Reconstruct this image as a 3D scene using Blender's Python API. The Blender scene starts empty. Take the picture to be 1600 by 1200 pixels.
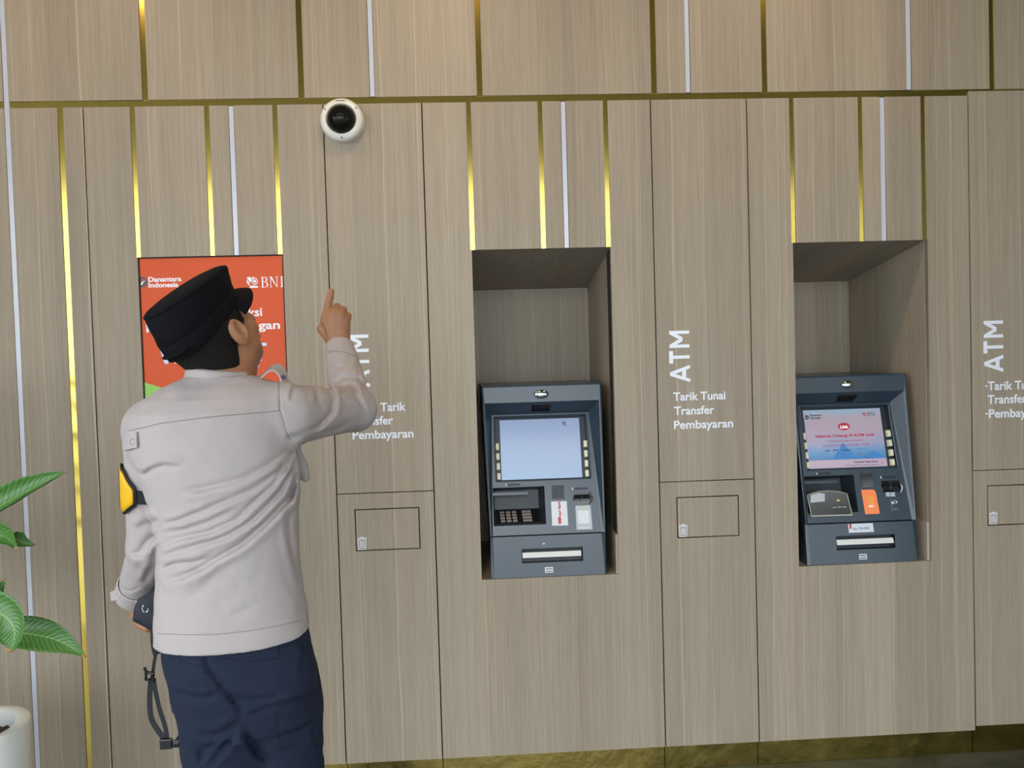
import bpy, bmesh, math, random
import numpy as np
from mathutils import Vector, Matrix

random.seed(7)
SC = bpy.context.scene
COL = SC.collection
PI = math.pi

# ------------------------------------------------------------------ camera
CAM_P = Vector((0.0, -2.73, 1.51))
CR = Vector((0.99842924, -0.04783146, -0.02917528))
CU = Vector((0.03048115, 0.02680312, 0.99917591))
CF = Vector((0.04701005, 0.99849574, -0.02821898))
cam = bpy.data.cameras.new('camera')
cam.sensor_width = 36.0
cam.lens = 36.0 * 1200 / 1600
cam.clip_start = 0.05
camo = bpy.data.objects.new('camera', cam)
COL.objects.link(camo)
camo.matrix_world = Matrix(((CR.x, CU.x, -CF.x, CAM_P.x), (CR.y, CU.y, -CF.y, CAM_P.y),
                            (CR.z, CU.z, -CF.z, CAM_P.z), (0, 0, 0, 1)))
SC.camera = camo


def at(px, py, Y):
    """point of the world at depth plane y=Y measured at photo pixel px,py"""
    d = CF + CR * ((px - 800) / 1200) - CU * ((py - 600) / 1200)
    return CAM_P + d * ((Y - CAM_P.y) / d.y)


# ------------------------------------------------------------------ light
SC.view_settings.view_transform = 'Standard'
SC.view_settings.look = 'None'
SC.view_settings.gamma = 1
SC.view_settings.use_curve_mapping = False
SC.view_settings.exposure = 0.0
world = bpy.data.worlds.new('sky')
SC.world = world
world.use_nodes = True
wn = world.node_tree
wn.nodes['Background'].inputs[0].default_value = (0.885, 0.95, 1.0, 1)
wn.nodes['Background'].inputs[1].default_value = 4.5

DOWNLIGHT_POWER = 7.0

# ------------------------------------------------------------------ materials
def newmat(name):
    m = bpy.data.materials.new(name)
    m.use_nodes = True
    nt = m.node_tree
    return m, nt, nt.nodes['Principled BSDF']


def N(nt, typ, **kw):
    n = nt.nodes.new(typ)
    for k, v in kw.items():
        setattr(n, k, v)
    return n


def math_(nt, op, a, b=None, c=None):
    n = nt.nodes.new('ShaderNodeMath')
    n.operation = op
    for i, v in enumerate((a, b, c)):
        if v is None:
            continue
        if isinstance(v, (int, float)):
            n.inputs[i].default_value = v
        else:
            nt.links.new(v, n.inputs[i])
    return n.outputs[0]


def simple(name, col, rough=0.5, metal=0.0, spec=0.5, noise=0.0, nscale=40, bump=0.0, bscale=200, emit=None, estr=0, coat=0):
    m, nt, b = newmat(name)
    b.inputs['Base Color'].default_value = (*col, 1)
    b.inputs['Roughness'].default_value = rough
    b.inputs['Metallic'].default_value = metal
    b.inputs['Specular IOR Level'].default_value = spec
    b.inputs['Coat Weight'].default_value = coat
    geo = N(nt, 'ShaderNodeNewGeometry')
    if noise:
        nz = N(nt, 'ShaderNodeTexNoise')
        nz.inputs['Scale'].default_value = nscale
        nz.inputs['Detail'].default_value = 4
        nt.links.new(geo.outputs['Position'], nz.inputs['Vector'])
        mr = N(nt, 'ShaderNodeMapRange')
        mr.inputs['To Min'].default_value = 1 - noise
        mr.inputs['To Max'].default_value = 1 + noise
        nt.links.new(nz.outputs['Fac'], mr.inputs['Value'])
        mx = N(nt, 'ShaderNodeVectorMath', operation='SCALE')
        mx.inputs[0].default_value = col
        nt.links.new(mr.outputs[0], mx.inputs['Scale'])
        nt.links.new(mx.outputs[0], b.inputs['Base Color'])
    if bump:
        nz = N(nt, 'ShaderNodeTexNoise')
        nz.inputs['Scale'].default_value = bscale
        nz.inputs['Detail'].default_value = 3
        nt.links.new(geo.outputs['Position'], nz.inputs['Vector'])
        bp = N(nt, 'ShaderNodeBump')
        bp.inputs['Strength'].default_value = bump
        bp.inputs['Distance'].default_value = 0.002
        nt.links.new(nz.outputs['Fac'], bp.inputs['Height'])
        nt.links.new(bp.outputs[0], b.inputs['Normal'])
    if emit:
        b.inputs['Emission Color'].default_value = (*emit, 1)
        b.inputs['Emission Strength'].default_value = estr
    return m


def wood_mat(name, ucoef, vcoef, base=(0.350, 0.305, 0.234)):
    """wood laminate: pale-edged strips running along v, u across"""
    m, nt, b = newmat(name)
    geo = N(nt, 'ShaderNodeNewGeometry')

    def dot(cf):
        d = N(nt, 'ShaderNodeVectorMath', operation='DOT_PRODUCT')
        d.inputs[1].default_value = cf
        nt.links.new(geo.outputs['Position'], d.inputs[0])
        return d.outputs['Value']
    u, v = dot(ucoef), dot(vcoef)

    def noise(su, sv, scale=1.0, detail=3, off=0.0):
        c = N(nt, 'ShaderNodeCombineXYZ')
        nt.links.new(math_(nt, 'MULTIPLY', u, su), c.inputs[0])
        nt.links.new(math_(nt, 'MULTIPLY', v, sv), c.inputs[1])
        c.inputs[2].default_value = off
        n = N(nt, 'ShaderNodeTexNoise')
        n.inputs['Scale'].default_value = scale
        n.inputs['Detail'].default_value = detail
        nt.links.new(c.outputs[0], n.inputs['Vector'])
        return n.outputs['Fac']
    wob = math_(nt, 'MULTIPLY', math_(nt, 'SUBTRACT', noise(3.5, 1.5, 1, 2, 3.0), 0.5), 0.026)
    uu = math_(nt, 'ADD', u, wob)
    total = None
    # two sets of strips of different width, each with its own tone and a pale edge
    tone = None
    lines = None
    for per, off in ((0.128, 0.031), (0.187, 0.09), (0.1135, 0.065)):
        q = math_(nt, 'DIVIDE', math_(nt, 'ADD', uu, 10 + off), per)
        cell = math_(nt, 'FLOOR', q)
        fr = math_(nt, 'FRACT', q)
        wn_ = N(nt, 'ShaderNodeTexWhiteNoise', noise_dimensions='1D')
        nt.links.new(math_(nt, 'ADD', cell, off * 100), wn_.inputs['W'])
        t = math_(nt, 'MULTIPLY', math_(nt, 'SUBTRACT', wn_.outputs['Value'], 0.5), 0.10)
        # line near fr=0, width ~3mm, strength by cell
        ln = math_(nt, 'LESS_THAN', fr, 0.0035 / per)
        soft = N(nt, 'ShaderNodeMapRange')
        soft.inputs['From Min'].default_value = 0.0
        soft.inputs['From Max'].default_value = 0.0046 / per
        soft.inputs['To Min'].default_value = 1.0
        soft.inputs['To Max'].default_value = 0.0
        nt.links.new(fr, soft.inputs['Value'])
        st = math_(nt, 'ADD', math_(nt, 'MULTIPLY', math_(nt, 'FRACT', math_(nt, 'MULTIPLY', wn_.outputs['Value'], 7.3)), 0.46), 0.03)
        ln = math_(nt, 'MULTIPLY', soft.outputs[0], st)
        # fades along the strip
        ln = math_(nt, 'MULTIPLY', ln, math_(nt, 'ADD', 0.35, noise(9, 1.1, 1, 2, 9.0 + off)))
        tone = t if tone is None else math_(nt, 'ADD', tone, t)
        lines = ln if lines is None else math_(nt, 'ADD', lines, ln)
    g1 = math_(nt, 'MULTIPLY', math_(nt, 'SUBTRACT', noise(360, 5.0, 1, 4), 0.5), 0.42)
    g2 = math_(nt, 'MULTIPLY', math_(nt, 'SUBTRACT', noise(60, 1.2, 1, 3, 5.0), 0.5), 0.34)
    g3 = math_(nt, 'MULTIPLY', math_(nt, 'SUBTRACT', noise(900, 14, 1, 2, 7.0), 0.5), 0.22)
    # cathedral arcs
    wv = N(nt, 'ShaderNodeTexWave', wave_type='BANDS', bands_direction='X')
    c = N(nt, 'ShaderNodeCombineXYZ')
    nt.links.new(math_(nt, 'MULTIPLY', u, 22.0), c.inputs[0])
    nt.links.new(math_(nt, 'MULTIPLY', v, 0.55), c.inputs[1])
    nt.links.new(c.outputs[0], wv.inputs['Vector'])
    wv.inputs['Scale'].default_value = 1.0
    wv.inputs['Distortion'].default_value = 9.0
    wv.inputs['Detail'].default_value = 2.0
    wv.inputs['Detail Scale'].default_value = 0.6
    g4 = math_(nt, 'MULTIPLY', math_(nt, 'SUBTRACT', wv.outputs['Fac'], 0.5), 0.05)
    s = tone
    for g in (lines, g1, g2, g3, g4):
        s = math_(nt, 'ADD', s, g)
    fac = math_(nt, 'ADD', 1.0, s)
    sc = N(nt, 'ShaderNodeVectorMath', operation='SCALE')
    hue = N(nt, 'ShaderNodeMix', data_type='RGBA')
    hue.inputs['A'].default_value = (*base, 1)
    hue.inputs['B'].default_value = (base[0] * 1.05, base[1] * 0.97, base[2] * 0.94, 1)
    nt.links.new(noise(7, 0.5, 1, 1, 21.0), hue.inputs['Factor'])
    nt.links.new(hue.outputs['Result'], sc.inputs[0])
    nt.links.new(fac, sc.inputs['Scale'])
    nt.links.new(sc.outputs[0], b.inputs['Base Color'])
    b.inputs['Roughness'].default_value = 0.5
    b.inputs['Specular IOR Level'].default_value = 0.35
    bp = N(nt, 'ShaderNodeBump')
    bp.inputs['Strength'].default_value = 0.12
    bp.inputs['Distance'].default_value = 0.001
    nt.links.new(g1, bp.inputs['Height'])
    nt.links.new(bp.outputs[0], b.inputs['Normal'])
    return m


M = {}
M['wood'] = wood_mat('wood laminate', (1, 0.0, 0), (0, 0, 1))
M['wood_side'] = wood_mat('wood laminate side', (0, 1, 0), (0, 0, 1))
M['wood_ceil'] = wood_mat('wood laminate soffit', (1, 0, 0), (0, 1, 0))
M['wood_light'] = wood_mat('pale wood laminate', (0, 1, 0), (0, 0, 1), base=(0.40, 0.36, 0.29))


def brass_mat(name='brushed brass', stain=0.0):
    m, nt, b = newmat(name)
    b.inputs['Base Color'].default_value = (0.72, 0.55, 0.125, 1) if not stain else (0.50, 0.39, 0.11, 1)
    b.inputs['Metallic'].default_value = 1
    b.inputs['Roughness'].default_value = 0.16
    geo = N(nt, 'ShaderNodeNewGeometry')
    mp = N(nt, 'ShaderNodeVectorMath', operation='MULTIPLY')
    mp.inputs[1].default_value = (3, 3, 3) if stain else (5, 5, 2.2)
    nt.links.new(geo.outputs['Position'], mp.inputs[0])
    nz = N(nt, 'ShaderNodeTexNoise')
    nz.inputs['Scale'].default_value = 2.2 if not stain else 5
    nz.inputs['Detail'].default_value = 2 if not stain else 5
    nt.links.new(mp.outputs[0], nz.inputs['Vector'])
    bp = N(nt, 'ShaderNodeBump')
    bp.inputs['Strength'].default_value = 0.25 if stain else 0.035
    bp.inputs['Distance'].default_value = 0.01
    nt.links.new(nz.outputs['Fac'], bp.inputs['Height'])
    nt.links.new(bp.outputs[0], b.inputs['Normal'])
    if stain:
        cr = N(nt, 'ShaderNodeMapRange')
        cr.inputs['From Min'].default_value = 0.3
        cr.inputs['From Max'].default_value = 0.8
        cr.inputs['To Min'].default_value = 0.14
        cr.inputs['To Max'].default_value = 0.32
        nt.links.new(nz.outputs['Fac'], cr.inputs['Value'])
        nt.links.new(cr.outputs[0], b.inputs['Roughness'])
    return m


M['brass'] = brass_mat()
M['brass_base'] = brass_mat('stained brass', 1.0)
M['dark'] = simple('dark gap board', (0.02, 0.018, 0.015), 0.9)
M['strip'] = simple('white diffuser', (0.58, 0.61, 0.70), 0.22, spec=0.8)
M['lettering'] = simple('white vinyl', (0.86, 0.90, 1.0), 0.35)
M['atm'] = simple('blue grey painted steel', (0.027, 0.048, 0.072), 0.30, spec=0.75, noise=0.10, nscale=9, bump=0.04, bscale=900)
M['atm_dark'] = simple('dark slate plastic', (0.018, 0.026, 0.036), 0.4, spec=0.5)
M['black'] = simple('black plastic', (0.008, 0.008, 0.010), 0.3)
M['black_gloss'] = simple('black gloss', (0.01, 0.011, 0.013), 0.08, spec=0.6)
M['key'] = simple('steel key', (0.55, 0.5, 0.47), 0.35, metal=0.6)
M['btn'] = simple('cream button', (0.80, 0.78, 0.56), 0.4)
M['chrome'] = simple('chrome', (0.75, 0.77, 0.8), 0.12, metal=1.0)
M['slotbar'] = simple('pale shutter', (0.75, 0.78, 0.74), 0.35)
M['sticker'] = simple('white sticker', (0.72, 0.76, 0.80), 0.35, noise=0.05, nscale=60)
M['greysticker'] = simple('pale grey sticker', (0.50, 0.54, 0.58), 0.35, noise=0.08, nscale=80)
M['red'] = simple('red print', (0.62, 0.05, 0.05), 0.4)
M['blueprint'] = simple('blue print', (0.08, 0.22, 0.5), 0.4)
M['orange_st'] = simple('orange sticker', (0.95, 0.26, 0.09), 0.35, emit=(1, 0.25, 0.08), estr=0.12)  # unlit sticker; a slight glow is added to brighten its orange
M['yellow'] = simple('yellow print', (0.95, 0.62, 0.08), 0.4)
M['white_pl'] = simple('white plastic', (0.78, 0.76, 0.70), 0.35, spec=0.5)
M['screw'] = simple('screw', (0.12, 0.12, 0.11), 0.4, metal=0.6)
M['green_dot'] = simple('green lamp', (0.3, 0.8, 0.6), 0.4, emit=(0.5, 1, 0.8), estr=0.6)
M['ceil'] = simple('soffit paint', (0.17, 0.165, 0.15), 0.8)
M['sidewall'] = simple('dark green stone', (0.045, 0.055, 0.042), 0.6, noise=0.3, nscale=6)
M['steel'] = simple('aluminium trim', (0.45, 0.45, 0.44), 0.3, metal=1)

# floor: dark veined stone
m, nt, b = newmat('dark veined stone')
geo = N(nt, 'ShaderNodeNewGeometry')
nz = N(nt, 'ShaderNodeTexNoise'); nz.inputs['Scale'].default_value = 3; nz.inputs['Detail'].default_value = 8
nz.inputs['Distortion'].default_value = 1.5
nt.links.new(geo.outputs['Position'], nz.inputs['Vector'])
cr = N(nt, 'ShaderNodeValToRGB')
cr.color_ramp.elements[0].position = 0.35; cr.color_ramp.elements[0].color = (0.035, 0.040, 0.036, 1)
cr.color_ramp.elements[1].position = 0.7; cr.color_ramp.elements[1].color = (0.10, 0.108, 0.095, 1)
nt.links.new(nz.outputs['Fac'], cr.inputs[0]); nt.links.new(cr.outputs[0], b.inputs['Base Color'])
b.inputs['Roughness'].default_value = 0.22
M['floor'] = m
M['paving'] = simple('light paving', (0.30, 0.30, 0.285), 0.8, noise=0.12, nscale=2)


# ------------------------------------------------------------------ mesh helpers
class MB:
    def __init__(self):
        self.v = []; self.f = []; self.mi = []; self.cur = 0

    def add(self, verts, faces):
        o = len(self.v)
        self.v += [tuple(p) for p in verts]
        self.f += [tuple(i + o for i in f) for f in faces]
        self.mi += [self.cur] * len(faces)

    def box(self, x0, x1, y0, y1, z0, z1):
        self.add([(x0, y0, z0), (x1, y0, z0), (x1, y1, z0), (x0, y1, z0), (x0, y0, z1), (x1, y0, z1), (x1, y1, z1), (x0, y1, z1)],
                 [(0, 3, 2, 1), (4, 5, 6, 7), (0, 1, 5, 4), (1, 2, 6, 5), (2, 3, 7, 6), (3, 0, 4, 7)])
        return self

    def quad(self, a, b, c, d):
        self.add([a, b, c, d], [(0, 1, 2, 3)]); return self

    def hexa(self, bot, top):
        self.add(list(bot) + list(top), [(0, 3, 2, 1), (4, 5, 6, 7), (0, 1, 5, 4), (1, 2, 6, 5), (2, 3, 7, 6), (3, 0, 4, 7)]); return self

    def lathe(self, prof, n=48, center=(0, 0, 0), axis='z', cap=True):
        vs = []; fs = []
        for (r, h) in prof:
            for k in range(n):
                a = 2 * PI * k / n
                if axis == 'z': p = (center[0] + r * math.cos(a), center[1] + r * math.sin(a), center[2] + h)
                else: p = (center[0] + r * math.cos(a), center[1] - h, center[2] + r * math.sin(a))  # towards -y
                vs.append(p)
        for i in range(len(prof) - 1):
            for k in range(n):
                k2 = (k + 1) % n
                fs.append((i * n + k, i * n + k2, (i + 1) * n + k2, (i + 1) * n + k))
        if cap:
            fs.append(tuple(range(n))[::-1]); fs.append(tuple((len(prof) - 1) * n + k for k in range(n)))
        self.add(vs, fs); return self

    def tube(self, pts, rad, n=10, flat=1.0, up=None):
        """tube along points; rad number or list; flat<1 gives a strap-like section"""
        P = [Vector(p) for p in pts]
        vs = []; fs = []
        for i, p in enumerate(P):
            t = (P[min(i + 1, len(P) - 1)] - P[max(i - 1, 0)]).normalized()
            ref = Vector(up) if up is not None else (Vector((0, 0, 1)) if abs(t.z) < 0.9 else Vector((0, 1, 0)))
            a = t.cross(ref).normalized(); bb = a.cross(t).normalized()
            r = rad[i] if isinstance(rad, (list, tuple)) else rad
            for k in range(n):
                an = 2 * PI * k / n
                vs.append(p + a * (r * math.cos(an)) + bb * (r * flat * math.sin(an)))
        for i in range(len(P) - 1):
            for k in range(n):
                k2 = (k + 1) % n
                fs.append((i * n + k, i * n + k2, (i + 1) * n + k2, (i + 1) * n + k))
        fs.append(tuple(range(n))[::-1]); fs.append(tuple((len(P) - 1) * n + k for k in range(n)))
        self.add(vs, fs); return self

    def build(self, name, mat, parent=None, smooth=False, bevel=0.0, xf=None):
        me = bpy.data.meshes.new(name)
        vs = self.v
        if xf is not None:
            vs = [tuple(xf(Vector(p))) for p in vs]
        me.from_pydata(vs, [], self.f)
        mats = mat if isinstance(mat, (list, tuple)) else [mat]
        for mm in mats: me.materials.append(mm)
        if len(mats) > 1:
            me.polygons.foreach_set('material_index', self.mi)
        bm = bmesh.new(); bm.from_mesh(me)
        bmesh.ops.recalc_face_normals(bm, faces=bm.faces)
        if bevel:
            bmesh.ops.bevel(bm, geom=[e for e in bm.edges if len(e.link_faces) == 2 and e.calc_face_angle(0) > 0.5], offset=bevel, segments=2, affect='EDGES', profile=0.6, clamp_overlap=True)
        bm.to_mesh(me); bm.free()
        if smooth:
            me.polygons.foreach_set('use_smooth', [True] * len(me.polygons))
            if smooth != 'full':
                me.set_sharp_from_angle(angle=math.radians(40))
        me.update()
        return link(name, me, parent)


def link(name, me, parent=None):
    o = bpy.data.objects.new(name, me)
    COL.objects.link(o)
    if parent is not None:
        o.parent = parent
        # parents are unrotated empties or meshes: keep world coordinates
        w = Vector((0, 0, 0)); p = parent
        while p is not None:
            w += p.location; p = p.parent
        o.location = -w
    return o


def empty(name, loc=(0, 0, 0)):
    o = bpy.data.objects.new(name, None)
    o.empty_display_size = 0.05
    COL.objects.link(o); o.location = loc
    return o


def tag(o, label=None, cat=None, group=None, kind=None):
    if label: o['label'] = label
    if cat: o['category'] = cat
    if group: o['group'] = group
    if kind: o['kind'] = kind
    return o


DG = None
def curve_to_mesh(cu):
    ob = bpy.data.objects.new('tmp', cu); COL.objects.link(ob)
    dg = bpy.context.evaluated_depsgraph_get()
    me = bpy.data.meshes.new_from_object(ob.evaluated_get(dg))
    bpy.data.objects.remove(ob); bpy.data.curves.remove(cu)
    return me


def shape2d(loops, depth, bevel=0.0):
    """filled outline with holes, in XY, thickness 'depth' centred on 0 -> mesh"""
    cu = bpy.data.curves.new('shape', 'CURVE'); cu.dimensions = '2D'; cu.fill_mode = 'BOTH'
    for lp in loops:
        s = cu.splines.new('POLY'); s.points.add(len(lp) - 1)
        for p, q in zip(s.points, lp): p.co = (q[0], q[1], 0, 1)
        s.use_cyclic_u = True
    cu.extrude = depth / 2; cu.bevel_depth = bevel
    return curve_to_mesh(cu)


def place(me, name, mat, parent, O, ex, ey, en, smooth=False):
    """map mesh XY(Z) onto world frame: O + x*ex + y*ey + z*en"""
    O, ex, ey, en = Vector(O), Vector(ex), Vector(ey), Vector(en)
    for v in me.vertices:
        c = v.co.copy(); v.co = O + ex * c.x + ey * c.y + en * c.z
    me.materials.clear()
    for mm in (mat if isinstance(mat, (list, tuple)) else [mat]): me.materials.append(mm)
    me.name = name
    me.update()
    return link(name, me, parent)


def text_mesh(body, bold=0.0, depth=0.0004, spacing=1.0):
    cu = bpy.data.curves.new('t', 'FONT'); cu.body = body; cu.size = 1.0
    cu.offset = bold; cu.extrude = depth; cu.space_character = spacing
    cu.resolution_u = 4
    return curve_to_mesh(cu)


def text(body, x0, z0, width, capheight, y, mat, parent, name='lettering', bold=0.0, rot=False, ex=None, ey=None, O=None, depth=0.0008, fit_h=True, spacing=1.0):
    """flat lettering on a wall; (x0,z0) left end of the baseline, fitted to a width and a cap height"""
    me = text_mesh(body, bold, 0.5, spacing)
    n = len(me.vertices)
    co = np.empty(n * 3); me.vertices.foreach_get('co', co); co = co.reshape(-1, 3)
    co[:, 0] -= co[:, 0].min()
    cap = 0.70 + bold * 2
    co[:, 0] *= width / co[:, 0].max()
    co[:, 1] *= capheight / cap
    co[:, 2] *= depth
    me.vertices.foreach_set('co', co.ravel())
    if O is not None:
        en = Vector(ex).cross(Vector(ey)).normalized()
        return place(me, name, mat, parent, O, ex, ey, en)
    if rot:   # reading upwards, baseline on the right
        return place(me, name, mat, parent, (x0, y, z0), (0, 0, 1), (-1, 0, 0), (0, -1, 0))
    return place(me, name, mat, parent, (x0, y, z0), (1, 0, 0), (0, 0, 1), (0, -1, 0))


GLY = {'A': ([((.0, 0), (.43, 1)), ((.43, 1), (.86, 0)), ((.16, .30), (.70, .30))], .98), 'T': ([((.0, .925), (.78, .925)), ((.39, 0), (.39, .93))], .90),
       'M': ([((.07, 0), (.07, 1)), ((.07, .97), (.50, .34)), ((.50, .34), (.93, .97)), ((.93, 0), (.93, 1))], 1.0),
       'W': ([((0, 1), (.30, 0)), ((.30, 0), (.58, .9)), ((.58, .9), (.86, 0)), ((.86, 0), (1.16, 1))], 1.34), 'L': ([((.07, 0), (.07, 1)), ((.0, .075), (.58, .075))], .70),
       'E': ([((.07, 0), (.07, 1)), ((.0, .075), (.62, .075)), ((.0, .925), (.62, .925)), ((.07, .5), (.56, .5))], .80)}
def stroke_word(word, x0, z0, width, H, y, mat, parent, rot=False, sw=.15):
    quads = []; x = 0
    for ch in word:
        st, adv = GLY[ch]
        for (a, b2) in st:
            a, b2 = Vector((a[0] + x, a[1])), Vector((b2[0] + x, b2[1])); d = (b2 - a)
            if abs(d.y) > .2 and abs(d.x) > .02:     # slanting stroke: cut level at top and bottom
                hwid = sw / 2 * d.length / abs(d.y); o = Vector((hwid, 0))
                quads.append([a - o, a + o, b2 + o, b2 - o])
            else:
                n_ = Vector((-d.y, d.x)).normalized() * sw / 2; quads.append([a - n_, a + n_, b2 + n_, b2 - n_])
        x += adv + .10
    mx_ = max(p.x for q in quads for p in q); mn_ = min(p.x for q in quads for p in q); k = width / (mx_ - mn_)
    mb = MB()
    for i, q in enumerate(quads):
        t = .0004 + .00004 * i
        mb.hexa([(p.x, p.y, 0) for p in q], [(p.x, p.y, t) for p in q])
    if rot: f_ = lambda p: Vector((x0 - p.y * H, y - p.z, z0 + (p.x - mn_) * k))
    else: f_ = lambda p: Vector((x0 + (p.x - mn_) * k, y - p.z, z0 + p.y * H))
    return mb.build('lettering', mat, parent, xf=f_)


def serif_letters(word, H):
    """simple serif capitals B N I as outlines (loops) with cap height H; returns loops and width"""
    loops = []; x = 0
    def rect(a, b, c, d): return [(a, b), (c, b), (c, d), (a, d)]
    s = 0.13 * H; t = 0.045 * H; w = 0.09 * H
    for ch in word:
        if ch == 'I':
            loops += [rect(x + w * .7, t * .98, x + w * .7 + s, H - t * .98), rect(x, 0, x + s + w * 1.4, t), rect(x, H - t, x + s + w * 1.4, H)]
            x += s + w * 1.4 + .16 * H
        if ch == 'N':
            W = .82 * H
            loops += [rect(x + w, t * .98, x + w + t * 1.3, H * .96), rect(x + W - w - t * 1.3, 0.02 * H, x + W - w, H - t * .98),
                      [(x + w * .6, H), (x + w * .6 + s * 1.25, H), (x + W - w, 0), (x + W - w - t * 1.5, 0)],
                      rect(x - w * .2, 0, x + w * 2.4, t), rect(x + W - w * 2.8, H - t, x + W + w * .1, H), rect(x - w * .2, H - t, x + w * .8, H)]
            x += W + .2 * H
        if ch == 'B':
            loops += [rect(x + w * .7, t * .98, x + w * .7 + s, H - t * .98), rect(x, 0, x + .42 * H, t), rect(x, H - t, x + .36 * H, H), rect(x + w, .50 * H, x + .38 * H, .50 * H + t)]
            for (cz, rr, cx) in ((.27 * H, .27 * H, x + .38 * H), (.755 * H, .245 * H, x + .34 * H)):
                out = [(cx + math.cos(a) * rr * 1.02, cz + math.sin(a) * rr) for a in np.linspace(-PI / 2, PI / 2, 13)]
                inn = [(cx + math.cos(a) * (rr - s), cz + math.sin(a) * (rr - t)) for a in np.linspace(PI / 2, -PI / 2, 13)]
                loops.append(out + inn)
            x += .78 * H
    return loops, x


def serif(word, x0, z0, H, y, mat, parent, name='lettering', O=None, ex=(1, 0, 0), ey=(0, 0, 1), clipx=None):
    loops, W = serif_letters(word, H)
    mb = MB()
    for lp in loops:
        if clipx is not None:
            lp = [(min(p[0], clipx), p[1]) for p in lp]
            if max(p[0] for p in lp) - min(p[0] for p in lp) < 1e-5: continue
        n = len(lp)
        mb.add([(p[0], p[1], 0.0003) for p in lp] + [(p[0], p[1], -0.0003) for p in lp],
               [tuple(range(n)), tuple(range(2 * n - 1, n - 1, -1))] + [(i, (i + 1) % n, n + (i + 1) % n, n + i) for i in range(n)])
    O = Vector(O if O is not None else (x0, y, z0)); ex = Vector(ex); ey = Vector(ey); en = ex.cross(ey)
    return mb.build(name, mat, parent, xf=lambda p: O + ex * p.x + ey * p.y + en * p.z)


# ------------------------------------------------------------------ the wall
ZT = 3.25           # soffit
Z_UP = 2.451        # lower edge of the upper row
Z_LO = 2.428        # upper edge of the lower row
Z_N1, Z_N0 = 1.911, 0.735   # niche opening
Z_DOOR = 1.062      # joint between door and lower door
Z_PB = 0.095        # bottom of the panels
PER = 1.157
NICHES = (0.0, PER)
XL, XR = -2.45, 2.45

wall = MB()
cols = [(XL, -1.160), (-1.160, -0.657), (-0.657, 0.0), (0.495, PER), (PER + 0.50, XR)]
for a, b_ in cols:
    wall.box(a, b_, 0.03, 0.09, 0, ZT)
for n0 in NICHES:
    wall.box(n0, n0 + 0.497, 0.03, 0.09, 0, Z_N0 - 0.02)
    wall.box(n0, n0 + 0.497, 0.03, 0.09, Z_N1 + 0.02, ZT)
wall_back = wall.build('wall_back', M['dark'])
tag(wall_back, kind='structure')
T = 0.02            # panel thickness


def prism(poly, name='panel', mat=None, y0=0.0, y1=T, holes=(), parent=wall_back):
    me = shape2d([poly] + list(holes), abs(y1 - y0))
    return place(me, name, mat or M['wood'], parent, (0, (y0 + y1) / 2, 0), (1, 0, 0), (0, 0, 1), (0, -1, 0))


def rect(x0, x1, z0, z1): return [(x0, z0), (x1, z0), (x1, z1), (x0, z1)]


g = 0.010   # half width of the brass joints
# upper row: joints at these x (brass), white strips at these x
u_brass = [-1.690, -1.108, -0.575, 0.045, 0.665, 1.065, 1.905, 2.5]
u_white = [-1.573, -0.330, 0.787, 1.595]
w2 = 0.0098
ujo = sorted([(x, g) for x in u_brass] + [(x, w2) for x in u_white])
ujo = [q for q in ujo if q[0] < XR - .02]
edges = [(XL, 0)] + ujo + [(XR, 0)]
for (xa, ha), (xb, hb) in zip(edges[:-1], edges[1:]):
    prism(rect(xa + ha, xb - hb, Z_UP, ZT))
for x in [q for q in u_brass if q < XR - .02]:
    MB().box(x - g + .0003, x + g - .0003, 0.004, 0.008, Z_UP - .0002, ZT).build('brass_strip', M['brass'], wall_back)
for x in u_white[1:]:
    MB().box(x - w2 + .0015, x + w2 - .0015, 0.0015, 0.02, Z_UP + 0.002, ZT).build('light_strip', M['strip'], wall_back, bevel=0.001)
# horizontal brass channel between the rows
MB().box(XL, 1.812, 0.006, 0.019, Z_LO + 0.0003, Z_UP - 0.0003).build('brass_strip', M['brass'], wall_back)
MB().box(1.815, XR, 0.006, 0.019, Z_LO + 0.0165, Z_UP - 0.0003).build('brass_strip', M['brass'], wall_back)
# long light strip at the left, floor to ceiling
x = -1.573
MB().box(x - w2 + .0015, x + w2 - .0015, 0.0005, 0.02, Z_PB, ZT).build('light_strip', M['strip'], wall_back, bevel=0.001)

# lower row
JS = 0.0022     # half width of the thin joints
pan = []
prism(rect(XL, -1.573 - w2, Z_PB, Z_LO))
prism(rect(-1.573 + w2, -1.396 - g, Z_PB, Z_LO))
MB().box(-1.396 - g + .0003, -1.396 + g - .0003, 0.003, 0.016, 0.02, Z_LO).build('brass_strip', M['brass'], wall_back)
prism(rect(-1.396 + g, -1.319 - JS, Z_PB, Z_LO))
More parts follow.
